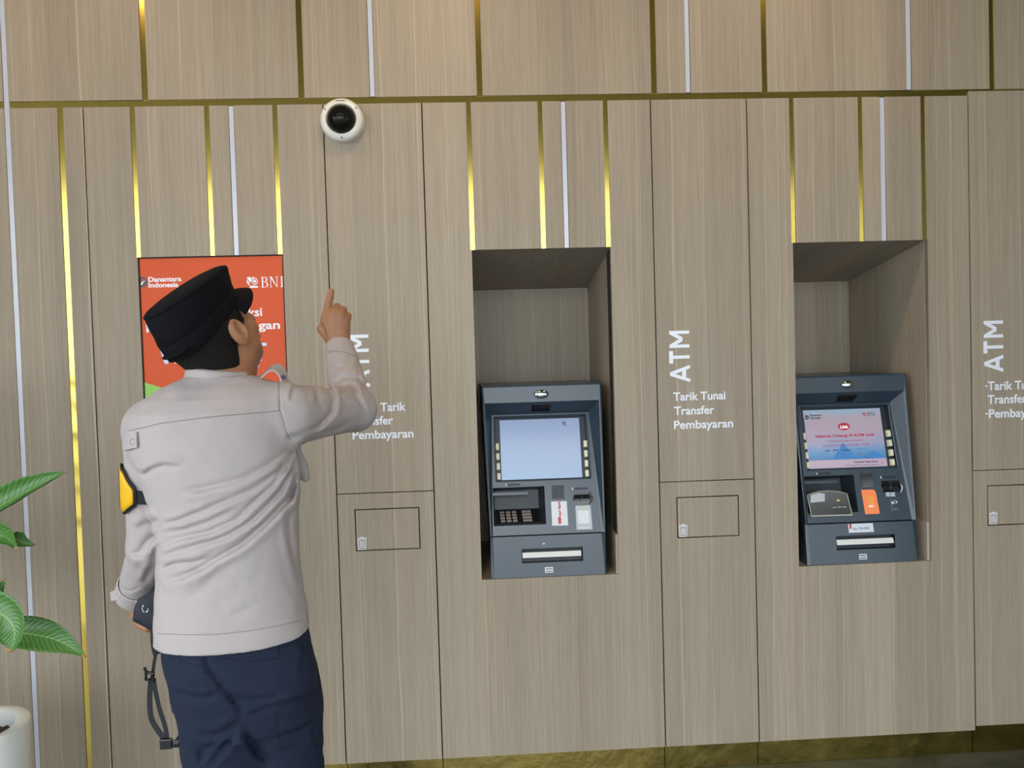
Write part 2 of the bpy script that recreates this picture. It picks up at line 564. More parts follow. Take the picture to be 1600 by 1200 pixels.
# panel round the poster: a U with the slots above it
def bay(x0, x1, n0, n1, zb=Z_N0, zt=Z_N1, ztop=Z_LO, zbot=Z_PB):
    """wide panel x0..x1 with an opening n0..n1 x zb..zt; above the opening brass joints and a white strip"""
    b0, b1, b2, wx = n0 + 0.0035, n0 + 0.2555, n0 + 0.488, n0 + 0.338
    # side + bottom as one U-shaped board
    prism([(x0 + JS, zbot), (x1 - JS, zbot), (x1 - JS, ztop), (b2 + 0.0085, ztop), (b2 + 0.0085, zt), (n1, zt), (n1, zb), (n0, zb),
           (n0, zt), (b0 - 0.0085, zt), (b0 - 0.0085, ztop), (x0 + JS, ztop)])
    for a, c in ((b0 + .0085, b1 - .0085), (b1 + .0085, wx - w2), (wx + w2, b2 - .0085)):
        prism(rect(a, c, zt, ztop))
    for bx in (b0, b1, b2):
        MB().box(bx - .0082, bx + .0082, 0.003, 0.016, zt + .0003, ztop).build('brass_strip', M['brass'], wall_back)
    MB().box(wx - w2 + .0015, wx + w2 - .0015, 0.0015, 0.02, zt, ztop - 0.002).build('light_strip', M['strip'], wall_back, bevel=0.001)


bay(-1.319, -0.503, -1.157, -0.659, zb=0.85)
bay(-0.160, 0.650, 0.0, 0.495)
bay(0.997, 1.8135, PER, PER + 0.4985)


def trash_icon(x, z, parent, s=1.0):
    """outlined litter-bin symbol, x,z its lower left corner"""
    mb = MB()
    def bar(p, q, w):
        p, q = Vector((p[0], 0, p[1])) * s, Vector((q[0], 0, q[1])) * s
        d = (q - p).normalized(); nn = Vector((-d.z, 0, d.x)) * w * s
        y0, y1 = -0.0008, 0.0004
        o = Vector((x, 0, z))
        vs = [p + nn, p - nn, q - nn, q + nn]
        mb.hexa([v + o + Vector((0, y0, 0)) for v in vs], [v + o + Vector((0, y1, 0)) for v in vs])
    W = 0.030
    bar((0.003, 0.0), (0.027, 0.0), 0.0011); bar((0.003, 0.0), (0.001, 0.036), 0.0011); bar((0.027, 0), (0.029, 0.036), 0.0011)
    bar((-0.001, 0.040), (0.031, 0.040), 0.0014); bar((0.001, 0.0355), (0.029, 0.0355), 0.0008)
    bar((0.011, 0.0445), (0.019, 0.0445), 0.0011); bar((0.011, 0.041), (0.011, 0.045), 0.001); bar((0.019, 0.041), (0.019, 0.045), 0.001)
    for fx in (0.009, 0.015, 0.021): bar((fx, 0.005), (fx, 0.031), 0.0013)
    return mb.build('litter_symbol', M['lettering'], parent)


def service_column(xa, xb, lines, dz=0.0, hatch=True):
    """narrow door column: upper door with lettering, lower door with a litter flap"""
    up = prism(rect(xa + JS, xb - JS, Z_DOOR + JS * .8, Z_LO + dz), name='panel')
    hx0, hx1, hz0, hz1 = xa + 0.060, xa + 0.289, 0.856, 1.006
    if xb > 2.0: hx0, hx1 = xa + 0.054, xa + 0.283
    lo = prism(rect(xa + JS, xb - JS, Z_PB + dz, Z_DOOR - JS * .8), holes=[rect(hx0, hx1, hz0, hz1)])
    fl = prism(rect(hx0 + .0042, hx1 - .0042, hz0 + .0042, hz1 - .0042), name='litter_flap', parent=lo)
    fl['label'] = 'flush hinged litter flap'
    trash_icon(hx0 + 0.008, hz0 + 0.006, lo)
    for (s, x0, z0, w, h, rot, bold) in lines:
        o = stroke_word(s, x0, z0, w, h, -0.0001, M['lettering'], up, rot=True, sw=.20) if rot else text(s, x0, z0, w, h, -0.0006, M['lettering'], up, bold=bold)
        o['label'] = 'white vinyl lettering reading ' + s.strip('·')
    return up


service_column(-0.503, -0.160, [('ATM', -0.373, 1.437, 0.187, 0.073, True, 0.028),
    ('Setor Tarik', -0.440, 1.351, 0.190, 0.031, False, 0.020), ('Transfer', -0.440, 1.304, 0.144, 0.031, False, 0.020),
    ('Pembayaran', -0.440, 1.255, 0.214, 0.031, False, 0.020)])
service_column(0.650, 0.997, [('ATM', 0.771, 1.420, 0.187, 0.073, True, 0.028),
    ('Tarik Tunai', 0.708, 1.355, 0.190, 0.031, False, 0.018), ('Transfer', 0.709, 1.304, 0.147, 0.031, False, 0.018),
    ('Pembayaran', 0.708, 1.253, 0.216, 0.031, False, 0.018)])
service_column(1.8135, 2.160, [('ATM', 1.935, 1.422, 0.190, 0.073, True, 0.028),
    ('·Tarik Tunai', 1.866, 1.357, 0.205, 0.033, False, 0.018), ('Transfer', 1.873, 1.307, 0.150, 0.033, False, 0.018),
    ('·Pembayaran', 1.866, 1.255, 0.232, 0.033, False, 0.018)], dz=0.016)
prism(rect(2.162, XR, Z_PB + 0.016, Z_LO + 0.016))
# brass skirting
sk = MB().box(XL, XR, 0.026, 0.030, 0, Z_PB + 0.02).build('baseboard_back', M['dark'])
tag(sk, kind='structure')
for a, c, top in ((XL, -1.397, 0), (-1.395, -1.319, 0), (-1.317, -.5035, 0), (-.5015, -.161, 0), (-.159, .6490, 0), (.6510, .9965, 0), (.9985, 1.8125, 0), (1.8145, 2.160, .016), (2.162, XR, .016)):
    MB().box(a + .0006, c - .0006, 0.020, 0.026, 0.001, Z_PB + 0.004 + top).build('brass_plate', M['brass_base'], sk)

# trees standing in the open beyond the covered floor; the wall mirrors and loses their share of sky
M['foliage'] = simple('tree foliage', (0.030, 0.060, 0.018), 0.7, noise=0.4, nscale=3)
M['bark'] = simple('bark', (0.09, 0.07, 0.05), 0.9, noise=0.3, nscale=12)
def tree(x, y, h, r, label, seed):
    rnd = random.Random(seed)
    t = empty('tree', (x, y, -.04)); tag(t, label, 'tree', 'trees beyond the covered floor')
    MB().tube([(x, y, -.05), (x + .05, y, h * .3), (x, y + .05, h * .55), (x + .1, y, h * .8)], [.16, .12, .09, .04], 10).build('trunk', M['bark'], t, smooth=True)
    mb = MB()
    for k in range(1500):
        a, b_, q = rnd.uniform(0, 2 * PI), rnd.uniform(-1, 1), rnd.uniform(.35, 1) ** .5
        cc_ = math.sqrt(1 - b_ * b_); c = Vector((x + r * q * cc_ * math.cos(a), y + r * q * cc_ * math.sin(a), h * .60 + h * .42 * q * b_))
        u_ = Vector((rnd.gauss(0, 1), rnd.gauss(0, 1), rnd.gauss(0, 1))).normalized(); v_ = u_.orthogonal().normalized(); s_ = rnd.uniform(.09, .22)
        mb.add([c - u_ * s_, c - v_ * s_ * .5, c + u_ * s_, c + v_ * s_ * .5], [(0, 1, 2, 3)])
    tag(mb.build('foliage', M['foliage'], t), kind='stuff')
tree(4.1, -7.4, 5.8, 2.3, 'leafy tree in the open beyond the covered floor, nearest the middle', 3)
tree(8.6, -8.2, 5.8, 1.9, 'leafy tree in the open beyond the covered floor, at its far corner', 5)
tree(6.6, -2.9, 5.2, 1.9, 'leafy tree in the open right of the covered floor', 8)

# niches (boxes let into the wall)
def niche(x0):
    x1 = x0 + 0.497; D = 0.60; zb = 1.824
    t = 0.018
    p = 'niche_panel'
    MB().box(x0 - t, x1 + t, D, D + t, Z_N0 - t, Z_N1 + t).build(p, M['wood'], wall_back)
    MB().box(x0 - t, x0, 0.02, D, Z_N0, Z_N1 + t).build(p, M['wood_side'], wall_back)
    MB().box(x1, x1 + t, 0.02, D, Z_N0, Z_N1 + t).build(p, M['wood_side'], wall_back)
    MB().hexa([(x0, 0.02, Z_N1), (x1, 0.02, Z_N1), (x1, D, zb), (x0, D, zb)],
              [(x0, 0.02, Z_N1 + t), (x1, 0.02, Z_N1 + t), (x1, D, Z_N1 + t), (x0, D, Z_N1 + t)]).build(p, M['wood_ceil'], wall_back)
    MB().box(x0 - t, x1 + t, 0.02, D, Z_N0 - t, Z_N0).build(p, M['wood_ceil'], wall_back)
    f = MB().box(x1 - 0.009, x1, 0.012, D, Z_N0, 0.876).build('niche_ledge', M['wood_light'], wall_back)
    e = MB().box(x0 + 0.0, x1, D - 0.004, D, zb - 0.004, zb).build('edge_trim', M['wood_light'], wall_back)
    MB().box(x1 - .003, x1, D - 0.004, D, Z_N0, zb).build('edge_trim', M['wood_light'], wall_back)


for n0 in NICHES: niche(n0)

# floor, paving, soffit, flank wall
tag(MB().box(-4.5, 5.0, -5.4, 0.09, -0.12, 0).build('floor', M['floor']), kind='structure')
tag(MB().box(-14, 14, -24, 1.0, -0.16, -0.125).build('paving', M['paving']), kind='structure')
ceiling = MB().box(-4.5, 5.0, -5.2, 0.11, ZT, ZT + 0.25).build('ceiling', M['ceil'])
tag(ceiling, kind='structure')
tag(MB().box(XR, XR + .2, -1.75, 0.11, 0, ZT).build('shade_wall_right', M['sidewall']), kind='structure')  # unseen side wall, added to block light from the right end
tag(MB().box(XL - .2, XL, -1.3, 0.11, 0, ZT).build('wall_left', M['sidewall']), kind='structure')


def downlight(x, y, label):
    d = empty('downlight', (x, y, ZT))
    tag(d, label, 'ceiling light', 'recessed downlights in the soffit')
    MB().lathe([(0.062, -0.004), (0.066, 0.0), (0.050, -0.0), (0.050, -0.004)], 32, (x, y, ZT), cap=False).build('trim_ring', M['steel'], d, smooth=True)
    ld = bpy.data.lights.new('lamp', 'AREA'); ld.shape = 'DISK'; ld.size = 0.09
    ld.energy = DOWNLIGHT_POWER; ld.color = (1.0, 0.72, 0.45)
    lo = bpy.data.objects.new('lamp', ld); COL.objects.link(lo); lo.parent = d
    lo.location = (0, 0, -0.006)


for x, lab in ((-1.4, 'leftmost recessed warm downlight in the soffit above the poster'), (-0.1, 'middle recessed warm downlight in the soffit above the camera dome'), (1.2, 'rightmost recessed warm downlight in the soffit before the right cash machine')):
    downlight(x, -0.75, lab)

# ------------------------------------------------------------------ lit poster in the wall
M['sign_o'] = simple('orange lit film', (0.52, 0.075, 0.018), 0.45, spec=0.25, emit=(1.0, 0.13, 0.03), estr=0.16)
M['sign_g'] = simple('lime lit film', (0.22, 0.50, 0.05), 0.35, emit=(0.32, 0.85, 0.06), estr=0.08)
M['sign_w'] = simple('white lit film', (0.75, 0.76, 0.80), 0.35, emit=(0.9, 0.92, 1.0), estr=0.12)
M['sign_b'] = simple('pale blue lit film', (0.50, 0.60, 0.85), 0.35, emit=(0.6, 0.72, 1.0), estr=0.15)
M['sign_k'] = simple('black film', (0.02, 0.02, 0.02), 0.3)
SX0, SX1, SZ0, SZ1, SY = -1.153, -0.6625, 0.853, 1.9065, 0.005
sign = empty('lit_poster', (SX0, 0.02, SZ0))
tag(sign, 'orange lit poster with white lettering and lime green corner set into the wood wall', 'poster')
MB().box(SX0, SX1, SY, 0.03, SZ0, SZ1).build('poster_face', M['sign_o'], sign)
fr = MB()
for bx in ((SX0 - .004, SX0, SZ0 - .003, SZ1 + .0045), (SX1, SX1 + .0035, SZ0 - .003, SZ1 + .0045), (SX0, SX1, SZ1, SZ1 + .0045), (SX0, SX1, SZ0 - .003, SZ0)):
    fr.box(bx[0], bx[1], 0.0, 0.03, bx[2], bx[3])
fr.build('frame', M['dark'], sign)
YP = SY - 0.0008
gp = prism([(SX0, 1.477), (SX0, SZ0), (-0.86, SZ0), (-0.86, 1.36), (-0.98, 1.42), (-1.086, 1.454)], 'green_corner', M['sign_g'], YP, SY, parent=sign)
def disc_loop(cx, cz, r, n=28, a0=0, a1=2 * PI, sx=1.0):
    return [(cx + math.cos(a) * r * sx, cz + math.sin(a) * r) for a in np.linspace(a0, a1, n, endpoint=(a1 - a0 < 6))]
circ = [(max(p[0], SX0 + .0005), p[1]) for p in disc_loop(-1.1475, 1.826, 0.0185)]
em = prism(circ, 'emblem', M['sign_k'], YP, SY, parent=sign); em['label'] = 'black round emblem with a white swoosh'
prism([(-1.152, 1.816), (-1.148, 1.826), (-1.134, 1.832), (-1.143, 1.824), (-1.147, 1.816)], 'swoosh', M['sign_w'], YP - .0006, YP, parent=em)
prism([(-1.152, 1.830), (-1.144, 1.832), (-1.134, 1.8345), (-1.145, 1.8352), (-1.151, 1.834)], 'swoosh', M['red'], YP - .0006, YP, parent=em)
text('Danantara', -1.125, 1.8265, 0.113, 0.0175, YP, M['sign_w'], sign, bold=0.03)
text('Indonesia', -1.125, 1.8065, 0.102, 0.0175, YP, M['sign_w'], sign, bold=0.03)
def bank_logo(O, ex, ey, s, mat, parent, d=0.0006):
    """square of white wedges and rings"""
    O, ex, ey = Vector(O), Vector(ex), Vector(ey); en = ex.cross(ey)
    lps = [[(0, 1), (.34, 1), (.46, .72), (.30, .46)], [(.0, .88), (.22, .42), (.30, .12), (.0, .45)], [(.46, 1), (.66, 1), (.56, .62)],
           [(.2, 0), (1, 0), (1, .16), (.35, .22)]]
    ring = disc_loop(.70, .62, .30, 20) ; 
    mb = MB()
    for lp in lps:
        n = len(lp); mb.add([(p[0], p[1], d) for p in lp] + [(p[0], p[1], 0) for p in lp], [tuple(range(n)), tuple(range(2 * n - 1, n - 1, -1))] + [(i, (i + 1) % n, n + (i + 1) % n, n + i) for i in range(n)])
    for r0, r1 in ((.32, .24), (.15, .0)):
        k = 24
        for i in range(k):
            a, b2 = 2 * PI * i / k, 2 * PI * (i + 1) / k
            c0 = (.72, .60)
            q = [(c0[0] + math.cos(a) * r0 * .85, c0[1] + math.sin(a) * r0), (c0[0] + math.cos(b2) * r0 * .85, c0[1] + math.sin(b2) * r0),
                 (c0[0] + math.cos(b2) * r1 * .85, c0[1] + math.sin(b2) * r1), (c0[0] + math.cos(a) * r1 * .85, c0[1] + math.sin(a) * r1)]
            mb.quad(*[(p[0], p[1], d) for p in q])
    return mb.build('bank_emblem', mat, parent, xf=lambda p: O + ex * (p.x * s) + ey * (p.y * s) + en * p.z)
bank_logo((-0.788, YP, 1.7965), (1, 0, 0), (0, 0, 1), 0.038, M['sign_w'], sign)
serif('BNI', -0.739, 1.797, 0.037, YP, M['sign_w'], sign, clipx=-SX0 * 0 + (SX1 - (-0.739)))
text('Nikmati Transaksi', -1.075, 1.698, 0.335, 0.031, YP, M['sign_w'], sign, bold=0.018)
text('Mudahnya Keuangan', -1.139, 1.652, 0.459, 0.030, YP, M['sign_w'], sign, bold=0.022)
stroke_word('WALLET', -1.100, 1.540, 0.372, 0.063, SY, M['sign_b'], sign, sw=.17)
text('BNI', -0.800, 1.519, 0.042, 0.019, YP, M['sign_w'], sign, bold=0.03)

# ------------------------------------------------------------------ dome camera
cc = at(536, 191, 0)
cctv = empty('dome_camera', (cc.x, 0, cc.z))
tag(cctv, 'white round security dome camera with dark dome mounted high on the wood wall', 'security camera')
MB().lathe([(0.0755, 0), (0.0755, 0.010), (0.0742, 0.013), (0.0738, 0.014), (0.0745, 0.016), (0.0738, 0.026), (0.0705, 0.034), (0.062, 0.0385), (0.0525, 0.0405), (0.050, 0.038), (0.049, 0.030), (0.001, 0.024)], 72, cc, 'y').build('housing', M['white_pl'], cctv, smooth=True)
m, nt, b = newmat('smoked dome')
b.inputs['Base Color'].default_value = (0.035, 0.033, 0.03, 1); b.inputs['Roughness'].default_value = 0.03
b.inputs['Transmission Weight'].default_value = 0.75; b.inputs['IOR'].default_value = 1.25
M['dome'] = m
MB().lathe([(0.0485 * math.cos(a), 0.034 + 0.0485 * math.sin(a) * .9) for a in np.linspace(0, PI / 2 - .02, 16)], 56, cc, 'y').build('dome', M['dome'], cctv, smooth='full')
lens = MB().lathe([(0.026, 0.026), (0.027, 0.044), (0.020, 0.054), (0.012, 0.0555)], 40, cc, 'y').build('camera_module', M['black'], cctv, smooth=True)
MB().lathe([(0.011, 0.0555), (0.012, 0.058), (0.008, 0.057), (0.001, 0.059)], 32, cc, 'y').build('lens', M['chrome'], lens, smooth=True)
for a in (math.radians(148), math.radians(35), math.radians(-90)):
    MB().lathe([(0.0028, 0.030), (0.0028, 0.0390), (0.0012, 0.0396), (0.001, 0.0385)], 14, (cc.x + .0635 * math.cos(a), cc.y, cc.z + .0635 * math.sin(a)), 'y').build('screw', M['screw'], cctv)
text('HIKVISION', cc.x - 0.016, cc.z + 0.0600, 0.032, 0.0042, -0.0400, M['screw'], cctv, bold=0.02)

# ------------------------------------------------------------------ cash machines
def screen_mat(kind):
    m, nt, b = newmat('lit display ' + kind)
    tc = N(nt, 'ShaderNodeTexCoord')
    sp = N(nt, 'ShaderNodeSeparateXYZ'); nt.links.new(tc.outputs['UV'], sp.inputs[0])
    cr = N(nt, 'ShaderNodeValToRGB')
    el = cr.color_ramp.elements
    if kind == 'blank':
        stops = [(0.0, (0.40, 0.62, 0.92)), (0.5, (0.42, 0.56, 0.86)), (1.0, (0.40, 0.52, 0.80))]
        drv = math_(nt, 'ADD', math_(nt, 'MULTIPLY', sp.outputs[0], 0.35), math_(nt, 'MULTIPLY', sp.outputs[1], 0.6))
        est = 0.62
    else:
        stops = [(0.0, (0.72, 0.55, 0.70)), (0.135, (0.74, 0.58, 0.72)), (0.14, (0.10, 0.30, 0.66)), (0.26, (0.16, 0.42, 0.78)), (0.42, (0.50, 0.50, 0.74)), (0.62, (0.66, 0.50, 0.62)), (0.86, (0.60, 0.52, 0.62)), (1.0, (0.42, 0.62, 0.80))]
        nz = N(nt, 'ShaderNodeTexNoise'); nz.inputs['Scale'].default_value = 3.0; nt.links.new(tc.outputs['UV'], nz.inputs['Vector'])
        keep = math_(nt, 'GREATER_THAN', sp.outputs[1], 0.15)
        drv = math_(nt, 'ADD', sp.outputs[1], math_(nt, 'MULTIPLY', math_(nt, 'MULTIPLY', math_(nt, 'SUBTRACT', nz.outputs['Fac'], 0.5), 0.30), keep))
        drv = math_(nt, 'MAXIMUM', drv, math_(nt, 'MULTIPLY', keep, 0.142))
        est = 0.60
    while len(el) < len(stops): el.new(0.5)
    for e, (p, c) in zip(el, stops): e.position = p; e.color = (*c, 1)
    nt.links.new(drv, cr.inputs[0])
    nt.links.new(cr.outputs[0], b.inputs['Emission Color'])
    b.inputs['Emission Strength'].default_value = est
    b.inputs['Base Color'].default_value = (0.03, 0.035, 0.04, 1)
    b.inputs['Roughness'].default_value = 0.12
    return m


M['scr1'] = screen_mat('blank'); M['scr2'] = screen_mat('page')
M['mount'] = simple('blue hill print', (0.03, 0.12, 0.3), 0.3, emit=(0.07, 0.27, 0.62), estr=0.45)
M['navyprint'] = simple('navy print', (0.02, 0.04, 0.15), 0.4)
M['redprint'] = simple('red screen print', (0.45, 0.03, 0.06), 0.4, emit=(0.6, 0.05, 0.10), estr=0.08)
M['whiteprint'] = simple('white screen print', (0.8, 0.8, 0.85), 0.4, emit=(0.9, 0.85, 0.9), estr=0.5)
M['shield'] = simple('smoky shield', (0.022, 0.022, 0.020), 0.12, spec=0.9)
M['palegold'] = simple('pale shield edge', (0.55, 0.55, 0.45), 0.35)


def atm(X, page, label):
    root = empty('cash_machine', (X + 0.2425, 0.30, Z_N0))
    tag(root, label, 'cash machine', 'cash machines in the wall niches')
    O = Vector((X, 0.02, 0.885)); ex = Vector((1, 0, 0)); ev = Vector((0, 0.228, 0.974)).normalized(); en = ex.cross(ev).normalized()
    A = lambda p: O + ex * p.x + ev * p.y + en * p.z
    P = lambda x, s, n=0.0: A(Vector((x, s, n)))

    def V(x, y, z): return (X + x, y, z)
    # housing: band on top, recess under it, flanks down both sides
    hb = MB()
    TL, TR = V(.020, .095, 1.425), V(.463, .095, 1.425)
    BdL, BdR = V(.031, .086, 1.361), V(.452, .086, 1.361)
    FTL, FTR = V(.054, .1215, 1.3165), V(.4167, .1215, 1.3165)
    FBL, FBR = V(.044, .022, .885), V(.437, .022, .885)
    BL, BR = V(.036, .018, .885), V(.452, .018, .885)
    kTL, kTR, kBL, kBR = V(.014, .55, 1.425), V(.469, .55, 1.425), V(.030, .55, .885), V(.458, .55, .885)
    iTL, iTR = V(.026, .093, 1.419), V(.457, .093, 1.419)
    iBL, iBR = V(.040, .019, .885), V(.448, .019, .885)
    vs = [TL, TR, BdL, BdR, FTL, FTR, FBL, FBR, BL, BR, kTL, kTR, kBL, kBR, iTL, iTR, iBL, iBR]
    hb.add(vs, [(14, 2, 3, 15), (0, 14, 15, 1), (2, 4, 5, 3), (0, 8, 16, 14), (14, 16, 2), (2, 16, 4), (16, 6, 4), (1, 15, 17, 9), (15, 3, 17), (3, 5, 17), (17, 5, 7),
                (0, 1, 11, 10), (0, 10, 12, 8), (1, 9, 13, 11), (8, 12, 13, 9, 17, 7, 6, 16), (10, 11, 13, 12)])
    hb.build('housing', M['atm'], root, bevel=0.0012)
    MB().box(X + .035, X + .453, .04, .5, Z_N0, .884).build('lower_housing', M['atm_dark'], root)
    # mirror bulge over the band
    c = V(.2395, .0905, 1.389)
    mb = MB(); vs = []; n = 32; rings = 8
    for i in range(rings):
        t = i / (rings - 1) * PI / 2
        for k in range(n):
            a = 2 * PI * k / n
            vs.append((c[0] + .0275 * math.cos(t) * math.cos(a), c[1] - .012 * math.sin(t), c[2] + .0175 * math.cos(t) * math.sin(a)))
    mb.add(vs, [(i * n + k, i * n + (k + 1) % n, (i + 1) * n + (k + 1) % n, (i + 1) * n + k) for i in range(rings - 1) for k in range(n)])
    mb.build('camera_bulge', M['chrome'], root, smooth='full')
    # small dark window in the recess under the band
    q = MB()
    def rec(fx, t): # point on underside
        a = Vector(BdL).lerp(Vector(BdR), fx); d = Vector(FTL).lerp(Vector(FTR), fx); return a.lerp(d, t) + Vector((0, -.0012, -.0009))
    q.hexa([rec(.41, .25), rec(.59, .25), rec(.59, .8), rec(.41, .8)], [p + Vector((0, .001, .0009)) for p in (rec(.41, .25), rec(.59, .25), rec(.59, .8), rec(.41, .8))])
    q.build('sensor_window', M['black_gloss'], root)

    # fascia board with openings
    scr = [(.0635, .197), (.4115, .197), (.4074, .4335), (.0638, .4335)]
    pin = [(.0494, .0365), (.2392, .0365), (.2385, .1735), (.0494, .1735)]
    card = [(.341, .103), (.4105, .103), (.4095, .1465), (.340, .1465)]
    me = shape2d([[(.0445, .0015), (.4365, .0015), (.4162, .4425), (.0545, .4425)], scr, pin, card], .006)
    place(me, 'fascia', M['atm'], root, O - en * .003, ex, ev, en)
    # raised rim of the display
    mb = MB()
    for a, b2 in zip(scr, scr[1:] + scr[:1]):
        mb.tube([P(a[0], a[1], .0005), P(b2[0], b2[1], .0005)], .0028, 8)
    mb.build('display_rim', M['atm'], root, smooth=True)
    # sunk tray round the display
    tr = MB(); d = -.022
    tin = [(.0655, .199), (.409, .199), (.405, .4315), (.066, .4315)]
    tr.add([P(*p, -.004) for p in scr] + [P(*p, d) for p in tin], [(0, 1, 5, 4), (1, 2, 6, 5), (2, 3, 7, 6), (3, 0, 4, 7), (4, 5, 6, 7)])
    tr.build('display_tray', M['atm_dark'], root)
    # display: real panel, slightly proud of the tray
    s0, s1, x0, x1 = .2025, .4245, .0845, .3825
    me = bpy.data.meshes.new('screen')
    me.from_pydata([P(x0, s0, d + .005), P(x1, s0, d + .005), P(x1, s1, d + .005), P(x0, s1, d + .005), P(x0, s0, d), P(x1, s0, d), P(x1, s1, d), P(x0, s1, d)], [], [(0, 1, 2, 3), (4, 7, 6, 5), (0, 4, 5, 1), (1, 5, 6, 2), (2, 6, 7, 3), (3, 7, 4, 0)])
    uv = me.uv_layers.new(name='UVMap')
    for li, co in zip(range(4), ((0, 0), (1, 0), (1, 1), (0, 1))): uv.data[li].uv = co
    me.materials.append(M['scr2'] if page else M['scr1'])
    screen = link('screen', me, root)
    W, Hh = x1 - x0, s1 - s0
    def S(fx, fy, n=d + .0056): return P(x0 + fx * W, s1 - fy * Hh, n)
    def stext(body, fx0, fx1, fy, cap, mat, bold=0.02):
        return text(body, 0, 0, (fx1 - fx0) * W, cap * Hh, 0, mat, screen, O=S(fx0, fy), ex=ex, ey=ev, bold=bold, depth=.0004)
    if page:
        bank_logo(S(.765, .135), ex, ev, .014, M['redprint'], screen, .0004)
        serif('BNI', 0, 0, .0145, 0, M['navyprint'], screen, O=S(.825, .13), ex=ex, ey=ev)
        stext('D', .015, .06, .15, .075, M['navyprint'], .09)
        stext('Danantara', .075, .225, .105, .035, M['navyprint'], .03)
        stext('Indonesia', .075, .215, .15, .035, M['navyprint'], .03)
        me = shape2d([disc_loop(0, 0, .0142, 28, sx=1.62)], .0004)
        ov = place(me, 'link_oval', M['redprint'], screen, S(.5, .30, d + .0054), ex, ev, en)
        text('Link', 0, 0, .031, .0125, 0, M['whiteprint'], ov, O=S(.452, .33, d + .0062), ex=ex, ey=ev, bold=0.03, depth=.0004)
        stext('Selamat Datang di ATM Link', .115, .885, .475, .048, M['redprint'], .03)
        stext('Untuk berbagi transaksi', .27, .72, .555, .030, M['redprint'], .0)
        stext('yang aman, ekonomis dan mudah', .19, .81, .630, .030, M['redprint'], .0)
        stext('Bank', .225, .285, .715, .026, M['navyprint'], .03); stext('BTN', .325, .385, .715, .030, M['navyprint'], .03)
        stext('mandiri', .43, .55, .715, .026, M['navyprint'], .02); stext('BANK BRI', .63, .77, .70, .026, M['mount'], .03)
        mb = MB()
        for (a, tp, c2) in ((.30, .50, .62), (.55, .73, .83), (.70, .64, .99)):
            mid = (a + c2) / 2
            mb.add([S(a, .855, d + .0053), S(c2, .855, d + .0053), S(mid, tp + .08, d + .0053)], [(0, 1, 2)])
        mb.build('hill_picture', M['mount'], screen)
        stext('Transaksi Tanpa Kartu', .57, .88, .925, .030, M['navyprint'], .03)
        stext('Tarik Tunai dan Setor Tunai Tanpa Kartu', .46, .88, .975, .020, M['navyprint'], .0)
        me = shape2d([[(0, 0), (.004, .005), (0, .010), (.0015, .010), (.0055, .005), (.0015, 0)]], .0004)
        place(me, 'arrow', M['redprint'], screen, S(.925, .965), ex, ev, en)
    else:
        bank_logo(S(.785, .12), ex, ev, .014, M['sign_k'], screen, .0002)['label'] = 'faint bank emblem'
        serif('BNI', 0, 0, .0125, 0, simple('faint print', (.2, .2, .25), .4, emit=(.28, .36, .55), estr=.6), screen, O=S(.86, .115), ex=ex, ey=ev)
        bpy.data.objects  # keep
    # option buttons, four each side
    for i in range(4):
        s = .3252 - .03655 * i
        for xx in (.0720 + .0007 * i, .4002):
            mb = MB(); w_, h_ = .0064, .0123
            mb.add([P(xx + sx * w_ * k, s + sy * h_ * k, n) for n, k in ((d, 1), (-.008, 1), (-.006, .86)) for sx, sy in ((-1, -1), (1, -1), (1, 1), (-1, 1))],
                   [(j * 4 + i2, j * 4 + (i2 + 1) % 4, (j + 1) * 4 + (i2 + 1) % 4, (j + 1) * 4 + i2) for j in range(2) for i2 in range(4)] + [(8, 9, 10, 11)])
            mb.build('option_button', M['btn'], root)
    # keypad pocket
    pk = MB(); dp = -.075
    back = [(.056, .098), (.221, .098), (.221, .168), (.056, .168)]
    pk.add([P(*p, -.004) for p in pin] + [P(back[0][0], back[0][1], dp), P(back[1][0], back[1][1], dp), P(back[2][0], back[2][1], dp), P(back[3][0], back[3][1], dp)],
           [(0, 1, 5, 4), (1, 2, 6, 5), (2, 3, 7, 6), (3, 0, 4, 7), (4, 5, 6, 7)])
    pocket = pk.build('keypad_pocket', M['atm_dark'], root)
    ls = MB(); ls.hexa([P(.050, .146, -.012), P(.178, .146, -.012), P(.178, .146, -.006), P(.050, .146, -.006)], [P(.050, .156, -.012), P(.178, .156, -.012), P(.178, .156, -.006), P(.050, .156, -.006)])
    ls.build('pocket_strip', M['atm'], pocket)
    # keypad on the sloping floor of the pocket
    k0 = P(.056, .042, -.010); kv = (P(.056, .098, -.072) - k0); kl = kv.length; kv.normalize(); kn = ex.cross(kv).normalized()
    if kn.y > 0: kn = -kn
    K = lambda x, s, n: Vector((X + x, k0.y, k0.z)) + kv * s + kn * n
    if not page:
        pad = MB(); pad.hexa([K(.062, .004, -.002), K(.225, .004, -.002), K(.215, kl - .01, -.002), K(.066, kl - .01, -.002)], [K(.062, .004, .002), K(.225, .004, .002), K(.215, kl - .01, .002), K(.066, kl - .01, .002)])
        keypad = pad.build('keypad', M['black'], root)
        for r_ in range(4):
            for cx, kw in ((.0815, .0085), (.1040, .0085), (.1260, .0085), (.1715, .0170)):
                s = .014 + r_ * .0165
                kx = cx + .0008 * (3 - r_)
                mb = MB(); mb.hexa([K(kx - kw, s - .0045, .002), K(kx + kw, s - .0045, .002), K(kx + kw, s + .0045, .002), K(kx - kw, s + .0045, .002)],
                                   [K(kx - kw + .001, s - .0038, .0055), K(kx + kw - .001, s - .0038, .0055), K(kx + kw - .001, s + .0038, .0055), K(kx - kw + .001, s + .0038, .0055)])
                mb.build('key', M['key'], keypad)
    else:
        # curved cover over the keypad, pale edged
        sh = MB()
